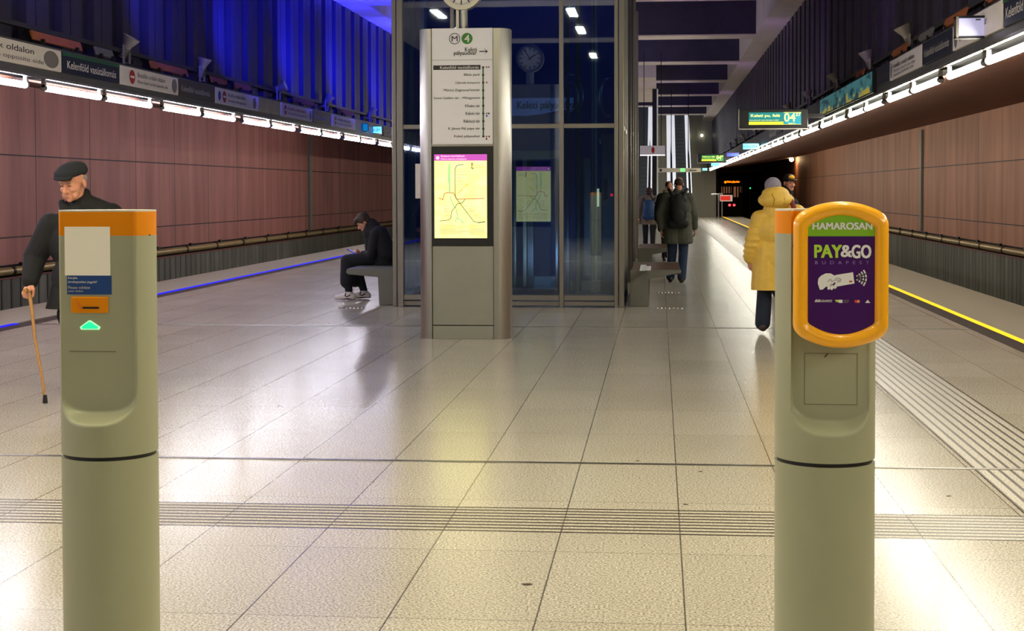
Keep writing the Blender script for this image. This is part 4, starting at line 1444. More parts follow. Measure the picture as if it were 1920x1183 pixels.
qpoly([(1556, 552), (1563, 552), (1566, 556), (1559, 556)], M_LIME, 'logo_mark')
qpoly([(1562, 551.8), (1569, 551.8), (1569, 557.2), (1563, 557.2)], M_SW, 'logo_mark', .0003)
for i in range(3):
    qline([(1571, 552.5 + i * 2), (1580 - i, 552.5 + i * 2)], .8, M_SGREY, 'logo_text')
mb = disc(MB(), qx(1591.5), qz(554.5), 2.6 * ks, 2.6 * ks, yt)
mb.build('logo_mark', mat('logo_red', (214, 60, 40), .4), pp_)
disc(MB(), qx(1595.5), qz(554.5), 2.6 * ks, 2.6 * ks, yt - .0004).build('logo_mark', mat('logo_salmon', (226, 150, 110), .4), pp_)
qpoly([(1607, 557), (1611, 551.5), (1615.5, 557)], M_SW, 'logo_mark')

# ------------------------------------------------------------------ far end
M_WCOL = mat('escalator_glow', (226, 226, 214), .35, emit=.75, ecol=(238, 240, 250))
M_ESC = mat('escalator_steps', (52, 54, 50), .45, .5)
def escalator(pxa, pxb, Y, label, colw):
    xa, xb = at(pxa, 420, Y).x, at(pxb, 420, Y).x
    r = thing('escalator', label, 'escalator', ((xa + xb) / 2, Y, 0), 0, 'escalators at the far end of the platform')
    w = (xb - xa) / 2
    mb = MB()
    n = 30
    for i in range(n):
        mb.box(-w, w, i * .36, i * .36 + .38, max(0, i * .2 - .4), i * .2 + .02)
    mb.build('steps', M_ESC, r)
    for s, cw in ((-1, colw[0]), (1, colw[1])):
        o, q = s * w, s * (w + cw)
        a, c = min(o, q), max(o, q)
        P = [(-.6, 0), (.6, 0), (n * .36, n * .2 - .3), (n * .36, n * .2 + .16), (n * .36 - .4, n * .2 + .2), (-.5, 1.0)]
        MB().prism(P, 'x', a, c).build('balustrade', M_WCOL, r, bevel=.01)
        MB().tube([(s * (w + cw * .5), -.62, .1), (s * (w + cw * .5), -.66, .9), (s * (w + cw * .5), -.4, 1.06), (s * (w + cw * .5), n * .36, n * .2 + .26)], .06, 8).build('handrail', M_BLACK, r, smooth=40)
    return r


escalator(1188, 1213, 68, 'dark escalator rising between white balustrades beside the elevator enclosure', (.2, .2))
escalator(1268, 1290, 74, 'dark escalator rising straight behind the bearded man between white balustrades', (.42, .2))
cpx = at(1228, 400, 60)
r = thing('steel_column', 'dark steel column with a pale edge standing beside the left escalator', 'column', (cpx.x, 60, 0))
MB().box(-.1, .07, 0, .3, 0, ZCEIL).build('shaft', M_TRAY, r, bevel=.01)
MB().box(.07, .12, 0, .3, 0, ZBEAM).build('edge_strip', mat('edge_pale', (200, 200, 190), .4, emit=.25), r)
for i, (px, py) in enumerate(((1260, 254), (1289, 254), (1316, 254))):
    p = at(px, py, YB - .12)
    r = thing('spot_lamp', '%s small white lamp high above the far escalators' % ('left', 'middle', 'right')[i], 'lamp', (p.x, YB - .12, p.z), 0, 'small lamps at the far end')
    MB().ball((0, 0, 0), .075, 8).build('bulb', mat('bulb_white', (255, 255, 240), .4, emit=5, ecol=(255, 250, 230)), r, smooth=60)
    MB().cyl((0, .04, 0), (0, .12, 0), .05, n=10).build('socket', M_TRAY, r, smooth=40)

# gate and rail at the platform end
r = thing('end_gate', 'stainless gate posts and rails at the far end of the platform', 'gate', (3.0, 82, 0))
for i, xx in enumerate((2.95, 3.12, 3.3)):
    MB().cyl((xx - 3.0, 0, 0), (xx - 3.0, 0, 1.3 if i < 2 else 1.36), .045, n=10).build('post', M_STEEL, r, smooth=40)
MB().cyl((-.25, 0, 1.26), (.34, 0, 1.3), .04, n=10).build('top_rail', M_STEEL, r, smooth=40)
a, c = at(1350, 377.5, 81.9), at(1373.5, 365.5, 81.9)
e = thing('warning_sign', 'small red warning sign with a white border beside the end gate', 'sign', (a.x, 81.9, a.z))
w, h = c.x - a.x, c.z - a.z
MB().box(0, w, 0, .03, 0, h).build('panel', mat('sign_pale_lit', (226, 200, 190), .4, emit=.25), e, bevel=.01)
MB().box(.03, w * .82, -.008, 0, .05, h - .05).build('red_field', mat('sign_red_lit', (214, 40, 30), .4, emit=.55, ecol=(214, 40, 30)), e)
MB().box(-.14, 0, .005, .025, h * .3, h * .36).box(-.14, 0, .005, .025, h * .7, h * .76).build('arm', M_STEEL, e)

# train in the tunnel
TY = 126.0
tx = lambda px: at(px, 358, TY).x
tz = lambda py: at(1370, py, TY).z
r = thing('metro_train', 'dark metro train with lit windows and red tail lights in the tunnel', 'train', ((tx(1345) + tx(1394)) / 2, TY, -1.05))
x0_, x1_ = tx(1344), tx(1394)
P = [(x0_, -1.0), (x0_, 2.1), (x0_ + .35, 2.5), (x1_ - .35, 2.5), (x1_, 2.1), (x1_, -1.0)]
MB().prism(P, 'y', TY, TY + 16).build('body', mat('train_black', (16, 16, 18), .35, .3), r, world=True, bevel=.05)
M_TWIN = mat('train_window', (150, 110, 80), .4, emit=.3, ecol=(190, 130, 90))
for (pa, pb, qa, qb) in ((1352.5, 1371.5, 350, 362.5), (1375.5, 1384.5, 350, 369.5), (1387.5, 1391, 349.5, 361)):
    f_ = MB().box(tx(pa), tx(pb), TY - .02, TY + .02, tz(qb), tz(qa)).build('window', M_TWIN, r, world=True)
    mb = MB()
    n = 4 if pb - pa > 12 else 1
    for i in range(n):
        xx = tx(pa) + (tx(pb) - tx(pa)) * (i + .6) / n
        mb.box(xx - .05, xx + .05, TY - .03, TY, tz(qb), tz(qa))
    mb.build('window_bar', M_BLACK, f_, world=False) if False else mb.build('window_bar', M_BLACK, r, world=True)
M_AMB = mat('amber_display', (255, 140, 20), .4, emit=2.2, ecol=(255, 120, 10))
MB().ball((tx(1360), TY - .03, tz(341.5)), .1, 6).build('line_badge', M_AMB, r, world=True)
mb = text_bm('Keleti pályaudvar', tx(1387) - tx(1363), .2, 0, 0, 0, bold=.04)
mb.bm.transform(Matrix.Translation((tx(1363), TY - .04, tz(343.5))))
mb.build('destination_display', M_AMB, r, world=True)
for px in (1368, 1376.5):
    MB().ball((tx(px), TY - .03, tz(384.5)), .1, 8).build('tail_light', mat('tail_red', (255, 80, 90), .4, emit=5, ecol=(255, 50, 60)), r, world=True)
e = thing('signal_lamp', 'tiny green signal lamp in the dark tunnel right of the train', 'signal', (tx(1402.5), TY - 3, tz(353)))
MB().ball((0, 0, 0), .055, 6).build('bulb', mat('signal_green', (40, 255, 120), .4, emit=3, ecol=(30, 255, 110)), e)
MB().box(-.06, .06, .05, .1, -4.1, .1).build('mast', M_BLACK, e)

# wall lamp near the tunnel mouth
p = at_x(1484, 299, WALL_R - .25)
r = thing('wall_lamp', 'small glowing warm lamp high on the right wall near the tunnel', 'lamp', tuple(p), 0)
MB().ball((0, 0, 0), .14, 8).build('bulb', mat('wall_lamp_glow', (255, 236, 200), .4, emit=9, ecol=(255, 220, 170)), r, smooth=60)
MB().box(-.05, .3, -.06, .06, .12, .2).build('bracket', M_TRAY, r)
# ------------------------------------------------------------------ people
def H(p0, p1, r0, r1=None):
    return ('h', Vector(p0), Vector(p1), r0, r0 if r1 is None else r1)


def E(c, r, M=None):
    return ('e', Vector(c), r, M)


def blob(name, prims, material, parent, voxel=.008, smooth=4, cuts=(), M=None):
    """one continuous surface grown from overlapping tapered limbs and ellipsoids"""
    mb = MB()
    for q in prims:
        if q[0] == 'h':
            mb.hull(q[1], q[2], q[3], q[4], 7, M)
        else:
            mm = (M or Matrix.Identity(4)) @ (q[3] or Matrix.Identity(4))
            mb.ball(q[1], q[2], 10, mm)
    bmesh.ops.recalc_face_normals(mb.bm, faces=mb.bm.faces)
    me = bpy.data.meshes.new(name)
    mb.bm.to_mesh(me)
    mb.bm.free()
    ob = bpy.data.objects.new(name, me)
    COL.objects.link(ob)
    md = ob.modifiers.new('r', 'REMESH')
    md.mode = 'VOXEL'
    md.voxel_size = voxel
    sm = ob.modifiers.new('s', 'SMOOTH')
    sm.factor = .5
    sm.iterations = smooth
    dg = bpy.context.evaluated_depsgraph_get()
    m2 = bpy.data.meshes.new_from_object(ob.evaluated_get(dg))
    ob.modifiers.clear()
    ob.data = m2
    bpy.data.meshes.remove(me)
    m2.name = name
    if cuts:
        bm = bmesh.new()
        bm.from_mesh(m2)
        for co, no in cuts:
            res = bmesh.ops.bisect_plane(bm, geom=bm.verts[:] + bm.edges[:] + bm.faces[:], plane_co=co, plane_no=no, clear_outer=True)
            ed = [e for e in res['geom_cut'] if isinstance(e, bmesh.types.BMEdge)]
            if ed:
                bmesh.ops.holes_fill(bm, edges=ed, sides=0)
        bm.to_mesh(m2)
        bm.free()
    m2.materials.clear()
    m2.materials.append(material)
    m2.polygons.foreach_set('use_smooth', [True] * len(m2.polygons))
    m2.set_sharp_from_angle(angle=math.radians(50))
    ob.parent = parent
    return ob


def head_mat(c, yaw, pitch, tilt=0, s=1.0):
    d = math.radians
    return Matrix.Translation(Vector(c)) @ Matrix.Rotation(d(yaw), 4, 'Z') @ Matrix.Rotation(d(pitch), 4, 'X') @ Matrix.Rotation(d(tilt), 4, 'Y') @ Matrix.Scale(s, 4)


def tf(prims, M):
    out = []
    sc = M.to_scale().x
    for q in prims:
        if q[0] == 'h':
            out.append(('h', M @ q[1], M @ q[2], q[3] * sc, q[4] * sc))
        else:
            out.append(('e', q[1], q[2], M @ (q[3] or Matrix.Identity(4))))
    return out


def head_prims(old=False):
    P = [E((0, .012, .032), (.074, .092, .086)), E((0, -.03, -.03), (.062, .058, .08)), E((0, -.042, -.082), (.046, .044, .034)),
         E((0, -.07, -.1), (.021, .018, .017)), H((0, -.086, .006), (0, -.108, -.036), .0085, .0125), E((.013, -.092, -.042), (.009, .01, .008)),
         E((-.013, -.092, -.042), (.009, .01, .008)), H((-.036, -.076, .024), (.036, -.076, .024), .0125), E((.038, -.062, -.03), (.024, .022, .022)),
         E((-.038, -.062, -.03), (.024, .022, .022)), E((0, -.085, -.066), (.021, .01, .0055)), E((0, -.083, -.078), (.019, .01, .0065)),
         E((.079, .016, -.012), (.009, .019, .031)), E((-.079, .016, -.012), (.009, .019, .031))]
    if old:
        P += [E((.04, -.058, -.072), (.02, .02, .028)), E((-.04, -.058, -.072), (.02, .02, .028)), E((.031, -.076, .004), (.017, .01, .01)), E((-.031, -.076, .004), (.017, .01, .01))]
    return P


def hand_prims(M, curl=(20, 25, 20), grip=False):
    P = []
    for oy, L in ((.028, .072), (.0095, .08), (-.0095, .075), (-.028, .058)):
        P.append(H((0, oy * .55, 0), (.088, oy, 0), .0145, .0115))
        p, a = Vector((.09, oy, 0)), 0
        for f, cu, rr in zip((.46, .3, .24), curl, (.0094, .0087, .008)):
            a += math.radians(cu)
            q = p + Vector((math.cos(a), 0, -math.sin(a))) * L * f
            P.append(H(p, q, rr, rr * .95))
            p = q
    if grip:
        P += [H((.02, .022, -.006), (.055, .045, -.018), .0135, .0115), H((.055, .045, -.018), (.085, .034, -.04), .011, .009)]
    else:
        P += [H((.02, .022, -.006), (.052, .05, -.014), .0135, .0115), H((.052, .05, -.014), (.083, .058, -.026), .0105, .0088)]
    return tf(P, M)


def hand_mat(w, d, palm):
    """d: finger direction, palm: direction the palm faces"""
    X = Vector(d).normalized()
    Z = -Vector(palm)
    Z = (Z - X * Z.dot(X)).normalized()
    Yv = Z.cross(X)
    m = Matrix.Identity(4)
    for i in range(3):
        m[i][0], m[i][1], m[i][2], m[i][3] = X[i], Yv[i], Z[i], w[i]
    return m


def body_prims(J, HM, hands=True, old=False, grips=(False, False), palms=((1, 0, 0), (-1, 0, 0)), dirs=(None, None), slim=1.0):
    P = tf(head_prims(old), HM)
    nk = HM @ Vector((0, .03, -.06))
    P += [H(nk, J['neck'], .052, .058), H(J['neck'], (J['shL'] + J['shR']) / 2, .06, .085), H(J['shR'], J['shL'], .06),
          H((J['shL'] + J['shR']) / 2 + Vector((0, 0, -.06)), J['pel'], .11 * slim, .12 * slim), H(J['hipR'], J['hipL'], .095 * slim)]
    for s, k in ((0, 'R'), (1, 'L')):
        P += [H(J['sh' + k], J['el' + k], .05, .04), H(J['el' + k], J['wr' + k], .04, .026),
              H(J['hip' + k], J['kn' + k], .08 * slim, .055 * slim), H(J['kn' + k], J['an' + k], .052, .036),
              H(J['an' + k], J['an' + k] + J['foot' + k] * .1 + Vector((0, 0, -.05)), .034, .02)]
        if hands:
            d = dirs[s] or (J['wr' + k] - J['el' + k])
            P += hand_prims(hand_mat(J['wr' + k], d, palms[s]), (55, 70, 40) if grips[s] else (18, 24, 18), grips[s])
    return P


def shoe(J, k, material, parent, sole=None, big=1.0):
    a = J['an' + k]
    f = J['foot' + k].normalized()
    g = Vector((a.x, a.y, 0))
    z0 = a.z - .085
    P = [H(g - f * .05 + Vector((0, 0, z0 + .04)), g + f * .06 + Vector((0, 0, z0 + .036)), .042 * big, .044 * big),
         H(g + f * .06 + Vector((0, 0, z0 + .034)), g + f * .165 + Vector((0, 0, z0 + .026)), .044 * big, .032 * big),
         H(g - f * .02 + Vector((0, 0, z0 + .05)), a + Vector((0, 0, .0)), .042 * big, .046 * big)]
    o = blob('shoe', P, material, parent, .006, 3, cuts=((Vector((0, 0, z0 + .002)), Vector((0, 0, -1))), (Vector((0, 0, a.z + .02)), Vector((0, 0, 1)))))
    if sole:
        mb = MB()
        sd = Vector((-f.y, f.x, 0))
        ring = []
        for i in range(20):
            t = 2 * PI * i / 20
            ring.append(g + f * (.05 + .145 * math.cos(t)) + sd * (.048 * math.sin(t) * (1 - .15 * math.cos(t))))
        mb.loft([[p + Vector((0, 0, z0 + zz)) for p in ring] for zz in (.0, .022)])
        mb.build('sole', sole, o)
    return o


def legs_prims(J, r=(.098, .075, .06), wide=0.0):
    P = [H(J['hipR'], J['hipL'], .115)]
    for k in 'RL':
        P += [H(J['hip' + k], J['kn' + k], r[0], r[1]), H(J['kn' + k], J['an' + k] + Vector((0, 0, .0)), r[1] * .96 + wide * .3, r[2] + wide)]
    return P


SKIN = mat('skin', (214, 152, 122), .5, var=.06, vscale=25)
SKINO = mat('skin_ruddy', (216, 150, 120), .5, var=.1, vscale=18)
M_EYE = mat('eye_dark', (44, 32, 28), .3)
M_BLKC = mat('cloth_black', (19, 19, 22), .85, var=.25, vscale=20, bump=.25, bscale=14)
M_BLKT = mat('cloth_charcoal', (24, 25, 32), .9, var=.2, vscale=20, bump=.2, bscale=18)
M_CAPC = mat('cap_charcoal', (34, 37, 42), .95, var=.25, vscale=120)
M_JEAN = mat('denim', (38, 56, 84), .85, var=.2, vscale=25, bump=.15, bscale=20)
M_JEAND = mat('denim_dark', (24, 34, 50), .85, var=.2, vscale=25, bump=.15, bscale=20)
M_SHOEB = mat('shoe_brown', (54, 30, 26), .5)
M_SHOEK = mat('shoe_black', (20, 18, 18), .45)
M_GREYC = mat('coat_grey_green', (82, 84, 74), .9, var=.15, vscale=15, bump=.2, bscale=14)
M_BEIGC = mat('coat_beige', (124, 112, 98), .9, var=.12, vscale=15)
M_PUFF = mat('coat_mustard', (226, 186, 78), .55, var=.08, vscale=12, bump=.35, bscale=13)
M_BEAN = mat('beanie_grey', (142, 136, 148), .95, var=.25, vscale=60, bump=.4, bscale=120)
M_HAIRB = mat('hair_brown', (62, 44, 34), .7, var=.4, vscale=50, bump=.5, bscale=80, stretch=(1, 1, .3))
M_HAIRD = mat('hair_dark_red', (50, 24, 22), .7, var=.3, vscale=40)
M_HAIRG = mat('hair_grey', (150, 140, 130), .8, var=.2, vscale=60)
M_STRAPR = mat('strap_red', (120, 20, 22), .6)
M_PACKK = mat('pack_black', (20, 20, 21), .7, var=.2, bump=.2, bscale=20)
M_PACKB = mat('pack_blue', (22, 62, 106), .6, var=.15, bump=.2, bscale=20)


def starter(name, label, px, Y):
    p = at(px, 500, Y)
    r = thing(name, label, 'person', (p.x, Y, 0))
    def L(x, y, dy=0.0):
        return at(x, y, Y + dy) - r.location
    return r, L


V = Vector
# --- old man with a cane
r, L = starter('person', 'person in a black coat and dark flat cap, leaning on a wooden cane', 148, 10.9)
J = dict(neck=L(143, 392, .04), shR=L(96, 424, 0), shL=L(208, 404, .05), elR=L(66, 482, .0), wrR=L(56, 530, -.13), elL=L(226, 490, .1), wrL=L(214, 552, -.02),
         pel=L(156, 585, .02), hipR=L(136, 590, .02), hipL=L(180, 590, .02))
J['knR'], J['knL'] = V((.0, -.06, .47)), V((.16, .1, .47))
J['anR'], J['anL'] = V((.06, -.1, .085)), V((.2, .24, .085))
J['footR'] = J['footL'] = V((.05, -1, 0))
HM = head_mat(L(137, 342, -.02), -16, 17, 0, 1.08)
hw = J['wrR']
body = blob('body', body_prims(J, HM, True, True, (True, False), palms=((.2, .1, -1), (-1, 0, 0)), dirs=(V((-.1, -.55, -.75)), None)), SKINO, r, .0045, 4)
blob('eye', tf([E((-.031, -.0865, .0), (.013, .004, .003))], HM), M_EYE, r, .002, 0)
blob('eye', tf([E((.031, -.0865, .0), (.013, .004, .003))], HM), M_EYE, r, .002, 0)
blob('eyebrow', tf([H((-.046, -.086, .02), (-.018, -.092, .021), .004)], HM), M_HAIRG, r, .002, 0)
blob('eyebrow', tf([H((.046, -.086, .02), (.018, -.092, .021), .004)], HM), M_HAIRG, r, .002, 0)
blob('hair', tf([E((0, .035, .015), (.077, .078, .06))], HM), M_HAIRG, r, .005, 2)
cap = tf([E((0, .01, .085), (.096, .118, .052)), E((0, -.055, .082), (.086, .07, .036)), H((-.052, -.09, .062), (.052, -.09, .062), .021), E((0, -.1, .058), (.072, .04, .014)), E((0, .05, .07), (.09, .07, .05))], HM)
blob('flat_cap', cap, M_CAPC, r, .005, 4)
coat = [H(J['shR'], J['shL'], .088), E(L(152, 455, .02), (.25, .16, .22)), E(L(154, 520, .0), (.225, .17, .2)), H(L(128, 540, .0), L(120, 590, -.02), .125, .14), H(L(176, 540, .0), L(184, 590, .0), .125, .14),
        H(J['neck'] + V((0, .0, -.06)), L(146, 381, .055), .115, .085), H(L(158, 384, .06), J['shL'], .085, .085), H(L(156, 388, .05), L(161, 362, .06), .07, .036), H(L(124, 400, -.05), L(116, 380, -.03), .04, .026),
        H(J['shR'], J['elR'], .098, .088), H(J['elR'], J['wrR'] + (J['elR'] - J['wrR']) * .08, .085, .062), H(J['shL'], J['elL'], .095, .08), H(J['elL'], J['wrL'], .078, .06)]
blob('coat', coat, M_BLKC, r, .008, 4, cuts=((V((0, 0, L(100, 577).z)), V((0, 0, -1))),))
blob('trousers', legs_prims(J), M_BLKT, r, .008, 4)
for k in 'RL':
    shoe(J, k, M_SHOEK, r)
HAND = (HM, hw)
# cane (own thing): crook handle, shaft, rubber tip
hd = at(54, 549, 10.72)
tip = at(85, 763, 10.58)
e = thing('walking_cane', 'light wooden walking cane held by the man in the flat cap', 'cane', (tip.x, tip.y, 0))
tip.z = .0
ax = (hd - tip).normalized()
path = [tip + ax * .02] + [tip + (hd - tip) * t for t in (.2, .4, .6, .8, .93)]
e1 = hd + V((.004, -.01, .012))
path += [hd, e1 + V((-.005, -.03, .012)), e1 + V((-.004, -.065, .006))]
rad = [.0105, .0105, .011, .0115, .0125, .0135, .016, .016, .014]
path2 = [p + V((.006 * math.sin(i * 1.7), 0, 0)) if 1 <= i <= 5 else p for i, p in enumerate(path)]
MB().tube(path2, rad, 10).build('shaft', mat('cane_wood', (178, 130, 74), .45, var=.25, vscale=20, stretch=(4, 4, .6)), e, smooth=50, world=True)
MB().cyl(tip + V((0, 0, .001)), tip + V((0, 0, .05)) + ax * .01, .019, .013, 14).build('rubber_tip', M_BLACK, e, smooth=40, world=True)

# --- seated young man
r, L = starter('person', 'person with brown hair in dark clothes seated on the bench, bent over a phone', 700, 21.0)
zs = ZSEAT
J = dict(neck=L(697, 424), shR=L(704, 440, -.17), shL=L(704, 440, .17), elR=L(697, 478, -.2), wrR=L(678, 479, -.08), elL=L(697, 478, .2), wrL=L(678, 476, .06))
J['pel'] = V((L(720, 480).x, 0, zs + .13))
J['hipR'], J['hipL'] = J['pel'] + V((0, -.1, -.02)), J['pel'] + V((0, .1, -.02))
J['knR'], J['knL'] = V((L(654, 490).x, -.13, zs + .06)), V((L(662, 490).x, .13, zs + .06))
J['anR'], J['anL'] = V((L(658, 550).x, -.14, .1)), V((L(679, 550).x, .12, .1))
J['footR'] = J['footL'] = V((-1, -.1, 0))
HM = head_mat(L(681, 416), -84, 38, 0, 1.0)
blob('body', body_prims(J, HM, True, palms=((-.2, .6, .6), (-.2, -.6, .6)), dirs=(V((-.9, .5, .15)), V((-.9, -.5, .15))), grips=(True, True)), SKIN, r, .006, 4)
for s in (-1, 1):
    blob('eye', tf([E((s * .031, -.086, .002), (.012, .004, .005))], HM), M_EYE, r, .002, 0)
blob('hair', tf([E((0, .022, .045), (.088, .1, .086)), E((0, -.06, .07), (.074, .05, .04)), E((0, .07, .0), (.07, .045, .06)), E((.07, .01, .02), (.022, .05, .04)), E((-.07, .01, .02), (.022, .05, .04)),
                 E((.02, -.09, .055), (.05, .025, .03))], HM), M_HAIRB, r, .005, 2)
bk = L(728, 440)
coat = [H(J['shR'], J['shL'], .085), H(J['neck'] + V((.03, 0, -.03)), J['neck'] + V((.0, 0, .03)), .1, .08), H(J['neck'] + V((-.01, 0, -.1)), J['neck'] + V((-.03, 0, -.01)), .12, .075), H(J['neck'] + V((.02, 0, -.1)), L(702, 470), .13, .13),
        H(L(712, 440, -.1), L(724, 475, -.1), .13, .15), H(L(712, 440, .1), L(724, 475, .1), .13, .15), H(L(720, 470, -.08), L(721, 495, -.08), .15, .15), H(L(720, 470, .08), L(721, 495, .08), .15, .15)]
for k in 'RL':
    coat += [H(J['sh' + k], J['el' + k], .085, .07), H(J['el' + k], J['wr' + k] + (J['el' + k] - J['wr' + k]) * .15, .068, .048)]
blob('coat', coat, M_BLKC, r, .008, 4, cuts=((V((0, 0, zs + .004)), V((0, 0, -1))),))
tr = [H(J['hipR'], J['hipL'], .11)]
for k in 'RL':
    kn, an = J['kn' + k], J['an' + k]
    tr += [H(J['hip' + k], kn, .1, .088), H(kn, V((kn.x + .0, kn.y, .26)), .088, .098), H(kn, an + V((.0, 0, .02)), .07, .052)]
blob('trousers', tr, M_BLKT, r, .008, 3)
M_SNKR = mat('sneaker_white', (226, 218, 216), .5)
M_SOLE = mat('sneaker_sole', (64, 26, 26), .5)
for k in 'RL':
    o = shoe(J, k, M_SNKR, r, sole=M_SOLE, big=1.22)
    a = J['an' + k]
    MB().tube([a + V((.03, -.047, -.02)), a + V((-.02, -.05, -.045)), a + V((-.06, -.046, -.03))], .009, 6).tube([a + V((-.03, -.04, .01)), a + V((-.045, -.048, -.03))], .008, 6).build('side_stripe', M_BLACK, o)
pm = J['wrR'] * .5 + J['wrL'] * .5 + r.location + V((-.1, -.01, .03))
e = thing('mobile_phone', 'dark phone held by the seated young man', 'phone', tuple(pm))
MB().box(-.005, .005, -.036, .036, -.03, .11, Matrix.Rotation(-1.15, 4, 'Y')).build('case', M_BLACK, e, bevel=.003)
MB().box(.005, .006, -.033, .033, -.024, .104, Matrix.Rotation(-1.15, 4, 'Y')).build('screen', mat('phone_screen', (90, 110, 255), .2, emit=.6, ecol=(40, 60, 255)), e)


def walker(r, L, top, foot, cx, shpx, hippx, Hm, HMyaw, shoulders=.19, arm=None, stride=.16, facing=1):
    """standing/walking skeleton; facing=1 walks away from the camera"""
    z = lambda f: Hm * f
    s = Hm / 1.75
    J = dict(neck=V((cx, -.0, z(.842))), shR=V((cx + shoulders, 0, z(.805))), shL=V((cx - shoulders, 0, z(.805))), pel=V((cx, 0, z(.54))))
    if facing < 0:
        J['shR'], J['shL'] = J['shL'], J['shR']
    sg = 1 if facing > 0 else -1
    J['hipR'], J['hipL'] = V((cx + sg * .09, 0, z(.53))), V((cx - sg * .09, 0, z(.53)))
    for k, q in (('R', 1), ('L', -1)):
        J['el' + k] = J['sh' + k] + V((sg * q * .07, q * .05, -.27 * s))
        J['wr' + k] = J['el' + k] + V((sg * q * .02, q * .05 + facing * .05, -.24 * s))
        J['kn' + k] = J['hip' + k] + V((0, -q * stride * .45 * facing + .05 * facing, -.42 * s))
        J['an' + k] = V((J['hip' + k].x, -q * stride * facing, .085))
        J['foot' + k] = V((0, facing * 1.0, 0))
    return J


# --- bearded man with black backpack
r, L = starter('person', 'person in a grey-green coat and jeans walking away with a black backpack', 1270, 25.3)
Hm = L(1270, 333).z
J = walker(r, L, 0, 0, L(1271, 400).x, 0, 0, Hm, 0, .185, stride=.1)
J['anR'].x = L(1279, 525).x - .01
J['anL'].x = L(1257, 525).x
J['elL'].x -= .03
HM = head_mat(L(1273, 345), 176, 6, 0, .95)
blob('body', body_prims(J, HM, True, palms=((-1, 0, 0), (1, 0, 0))), SKIN, r, .006, 4)
for s in (-1, 1):
    blob('eye', tf([E((s * .031, -.086, .002), (.012, .004, .005))], HM), M_EYE, r, .002, 0)
blob('hair', tf([E((0, .03, .028), (.081, .086, .075))], HM), M_HAIRB, r, .006, 2)
blob('beard', tf([E((0, -.045, -.085), (.056, .052, .05)), H((-.06, -.01, -.04), (.06, -.01, -.04), .02)], HM), M_HAIRD, r, .006, 2)
coat = [H(J['shR'], J['shL'], .092), E(J['pel'] + V((0, 0, .33)), (.235, .15, .25)), H(J['pel'] + V((-.07, 0, .15)), V((J['pel'].x - .09, 0, .7)), .15, .165), H(J['pel'] + V((.07, 0, .15)), V((J['pel'].x + .09, 0, .7)), .15, .165),
        H(J['neck'] + V((0, 0, -.06)), J['neck'] + V((0, -.005, .05)), .1, .078)]
for k in 'RL':
    coat += [H(J['sh' + k], J['el' + k], .09, .076), H(J['el' + k], J['wr' + k] + V((0, 0, .02)), .074, .056)]
blob('coat', coat, M_GREYC, r, .009, 4, cuts=((V((0, 0, L(1270, 457).z)), V((0, 0, -1))),))
blob('jeans', legs_prims(J, (.1, .082, .072)), M_JEAN, r, .009, 4)
for k in 'RL':
    shoe(J, k, M_SHOEK if k == 'L' else M_SHOEB, r)
cxp = J['pel'].x
e = thing('backpack', 'black backpack worn by the man in the grey-green coat', 'backpack', (r.location.x + cxp, r.location.y - .2, L(1272, 395).z))
blob('pack', [E((0, -.02, .0), (.15, .1, .28)), H((-.09, 0, -.2), (.09, 0, -.2), .09), H((-.07, 0, .18), (.07, 0, .18), .08)], M_PACKK, e, .009, 3)
for s in (-1, 1):
    MB().tube([(s * .06, .02, .2), (s * .12, .06, .3), (s * .145, .13, .345), (s * .15, .22, .345)], .028, 8).build('strap', M_PACKK, e, smooth=60)
blob('front_pocket', [E((0, -.1, -.09), (.1, .04, .13))], M_PACKK, e, .009, 2)

# --- person with blue backpack
r, L = starter('person', 'person with dark red hair and a blue backpack walking away behind the rear bench', 1217, 38.8)
Hm = L(1217, 349).z
J = walker(r, L, 0, 0, L(1217, 400).x, 0, 0, Hm, 0, .17, stride=.12)
HM = head_mat(L(1217, 360), 180, 4, 0, .95)
blob('body', body_prims(J, HM, True, palms=((-1, 0, 0), (1, 0, 0)), slim=.9), SKIN, r, .009, 4)
blob('hair', tf([E((0, .02, .03), (.092, .105, .095)), E((0, .05, -.04), (.078, .06, .06))], HM), M_HAIRD, r, .008, 2)
coat = [H(J['shR'], J['shL'], .085), E(J['pel'] + V((0, 0, .3)), (.21, .14, .24)), H(J['pel'] + V((-.06, 0, .15)), J['pel'] + V((-.09, 0, -.12)), .14, .15), H(J['pel'] + V((.06, 0, .15)), J['pel'] + V((.09, 0, -.12)), .14, .15)]
for k in 'RL':
    coat += [H(J['sh' + k], J['el' + k], .082, .07), H(J['el' + k], J['wr' + k] + V((0, 0, .02)), .07, .054)]
blob('jacket', coat, M_BEIGC, r, .011, 3, cuts=((V((0, 0, L(1217, 421).z)), V((0, 0, -1))),))
blob('trousers', legs_prims(J, (.094, .075, .06)), M_BLKT, r, .011, 3)
for k in 'RL':
    shoe(J, k, M_SHOEK, r)
e = thing('backpack', 'blue backpack worn by the person with dark red hair', 'backpack', (r.location.x + J['pel'].x, r.location.y - .2, L(1217, 393).z))
blob('pack', [E((0, -.02, .0), (.155, .1, .25)), H((-.09, 0, -.17), (.09, 0, -.17), .085), H((-.06, 0, .16), (.06, 0, .16), .08)], M_PACKB, e, .01, 3)
for s in (-1, 1):
    MB().tube([(s * .08, .02, .18), (s * .13, .07, .25), (s * .15, .16, .3), (s * .15, .22, .28)], .024, 8).build('strap', M_PACKK, e, smooth=60)
e = thing('shoulder_bag', 'dark olive shoulder bag on a long strap beside the blue backpack', 'bag', (r.location.x + .33, r.location.y - .02, L(1240, 415).z))
blob('pouch', [H((-.02, 0, .08), (.0, 0, -.12), .09, .12)], mat('bag_olive', (52, 48, 34), .7), e, .012, 2)
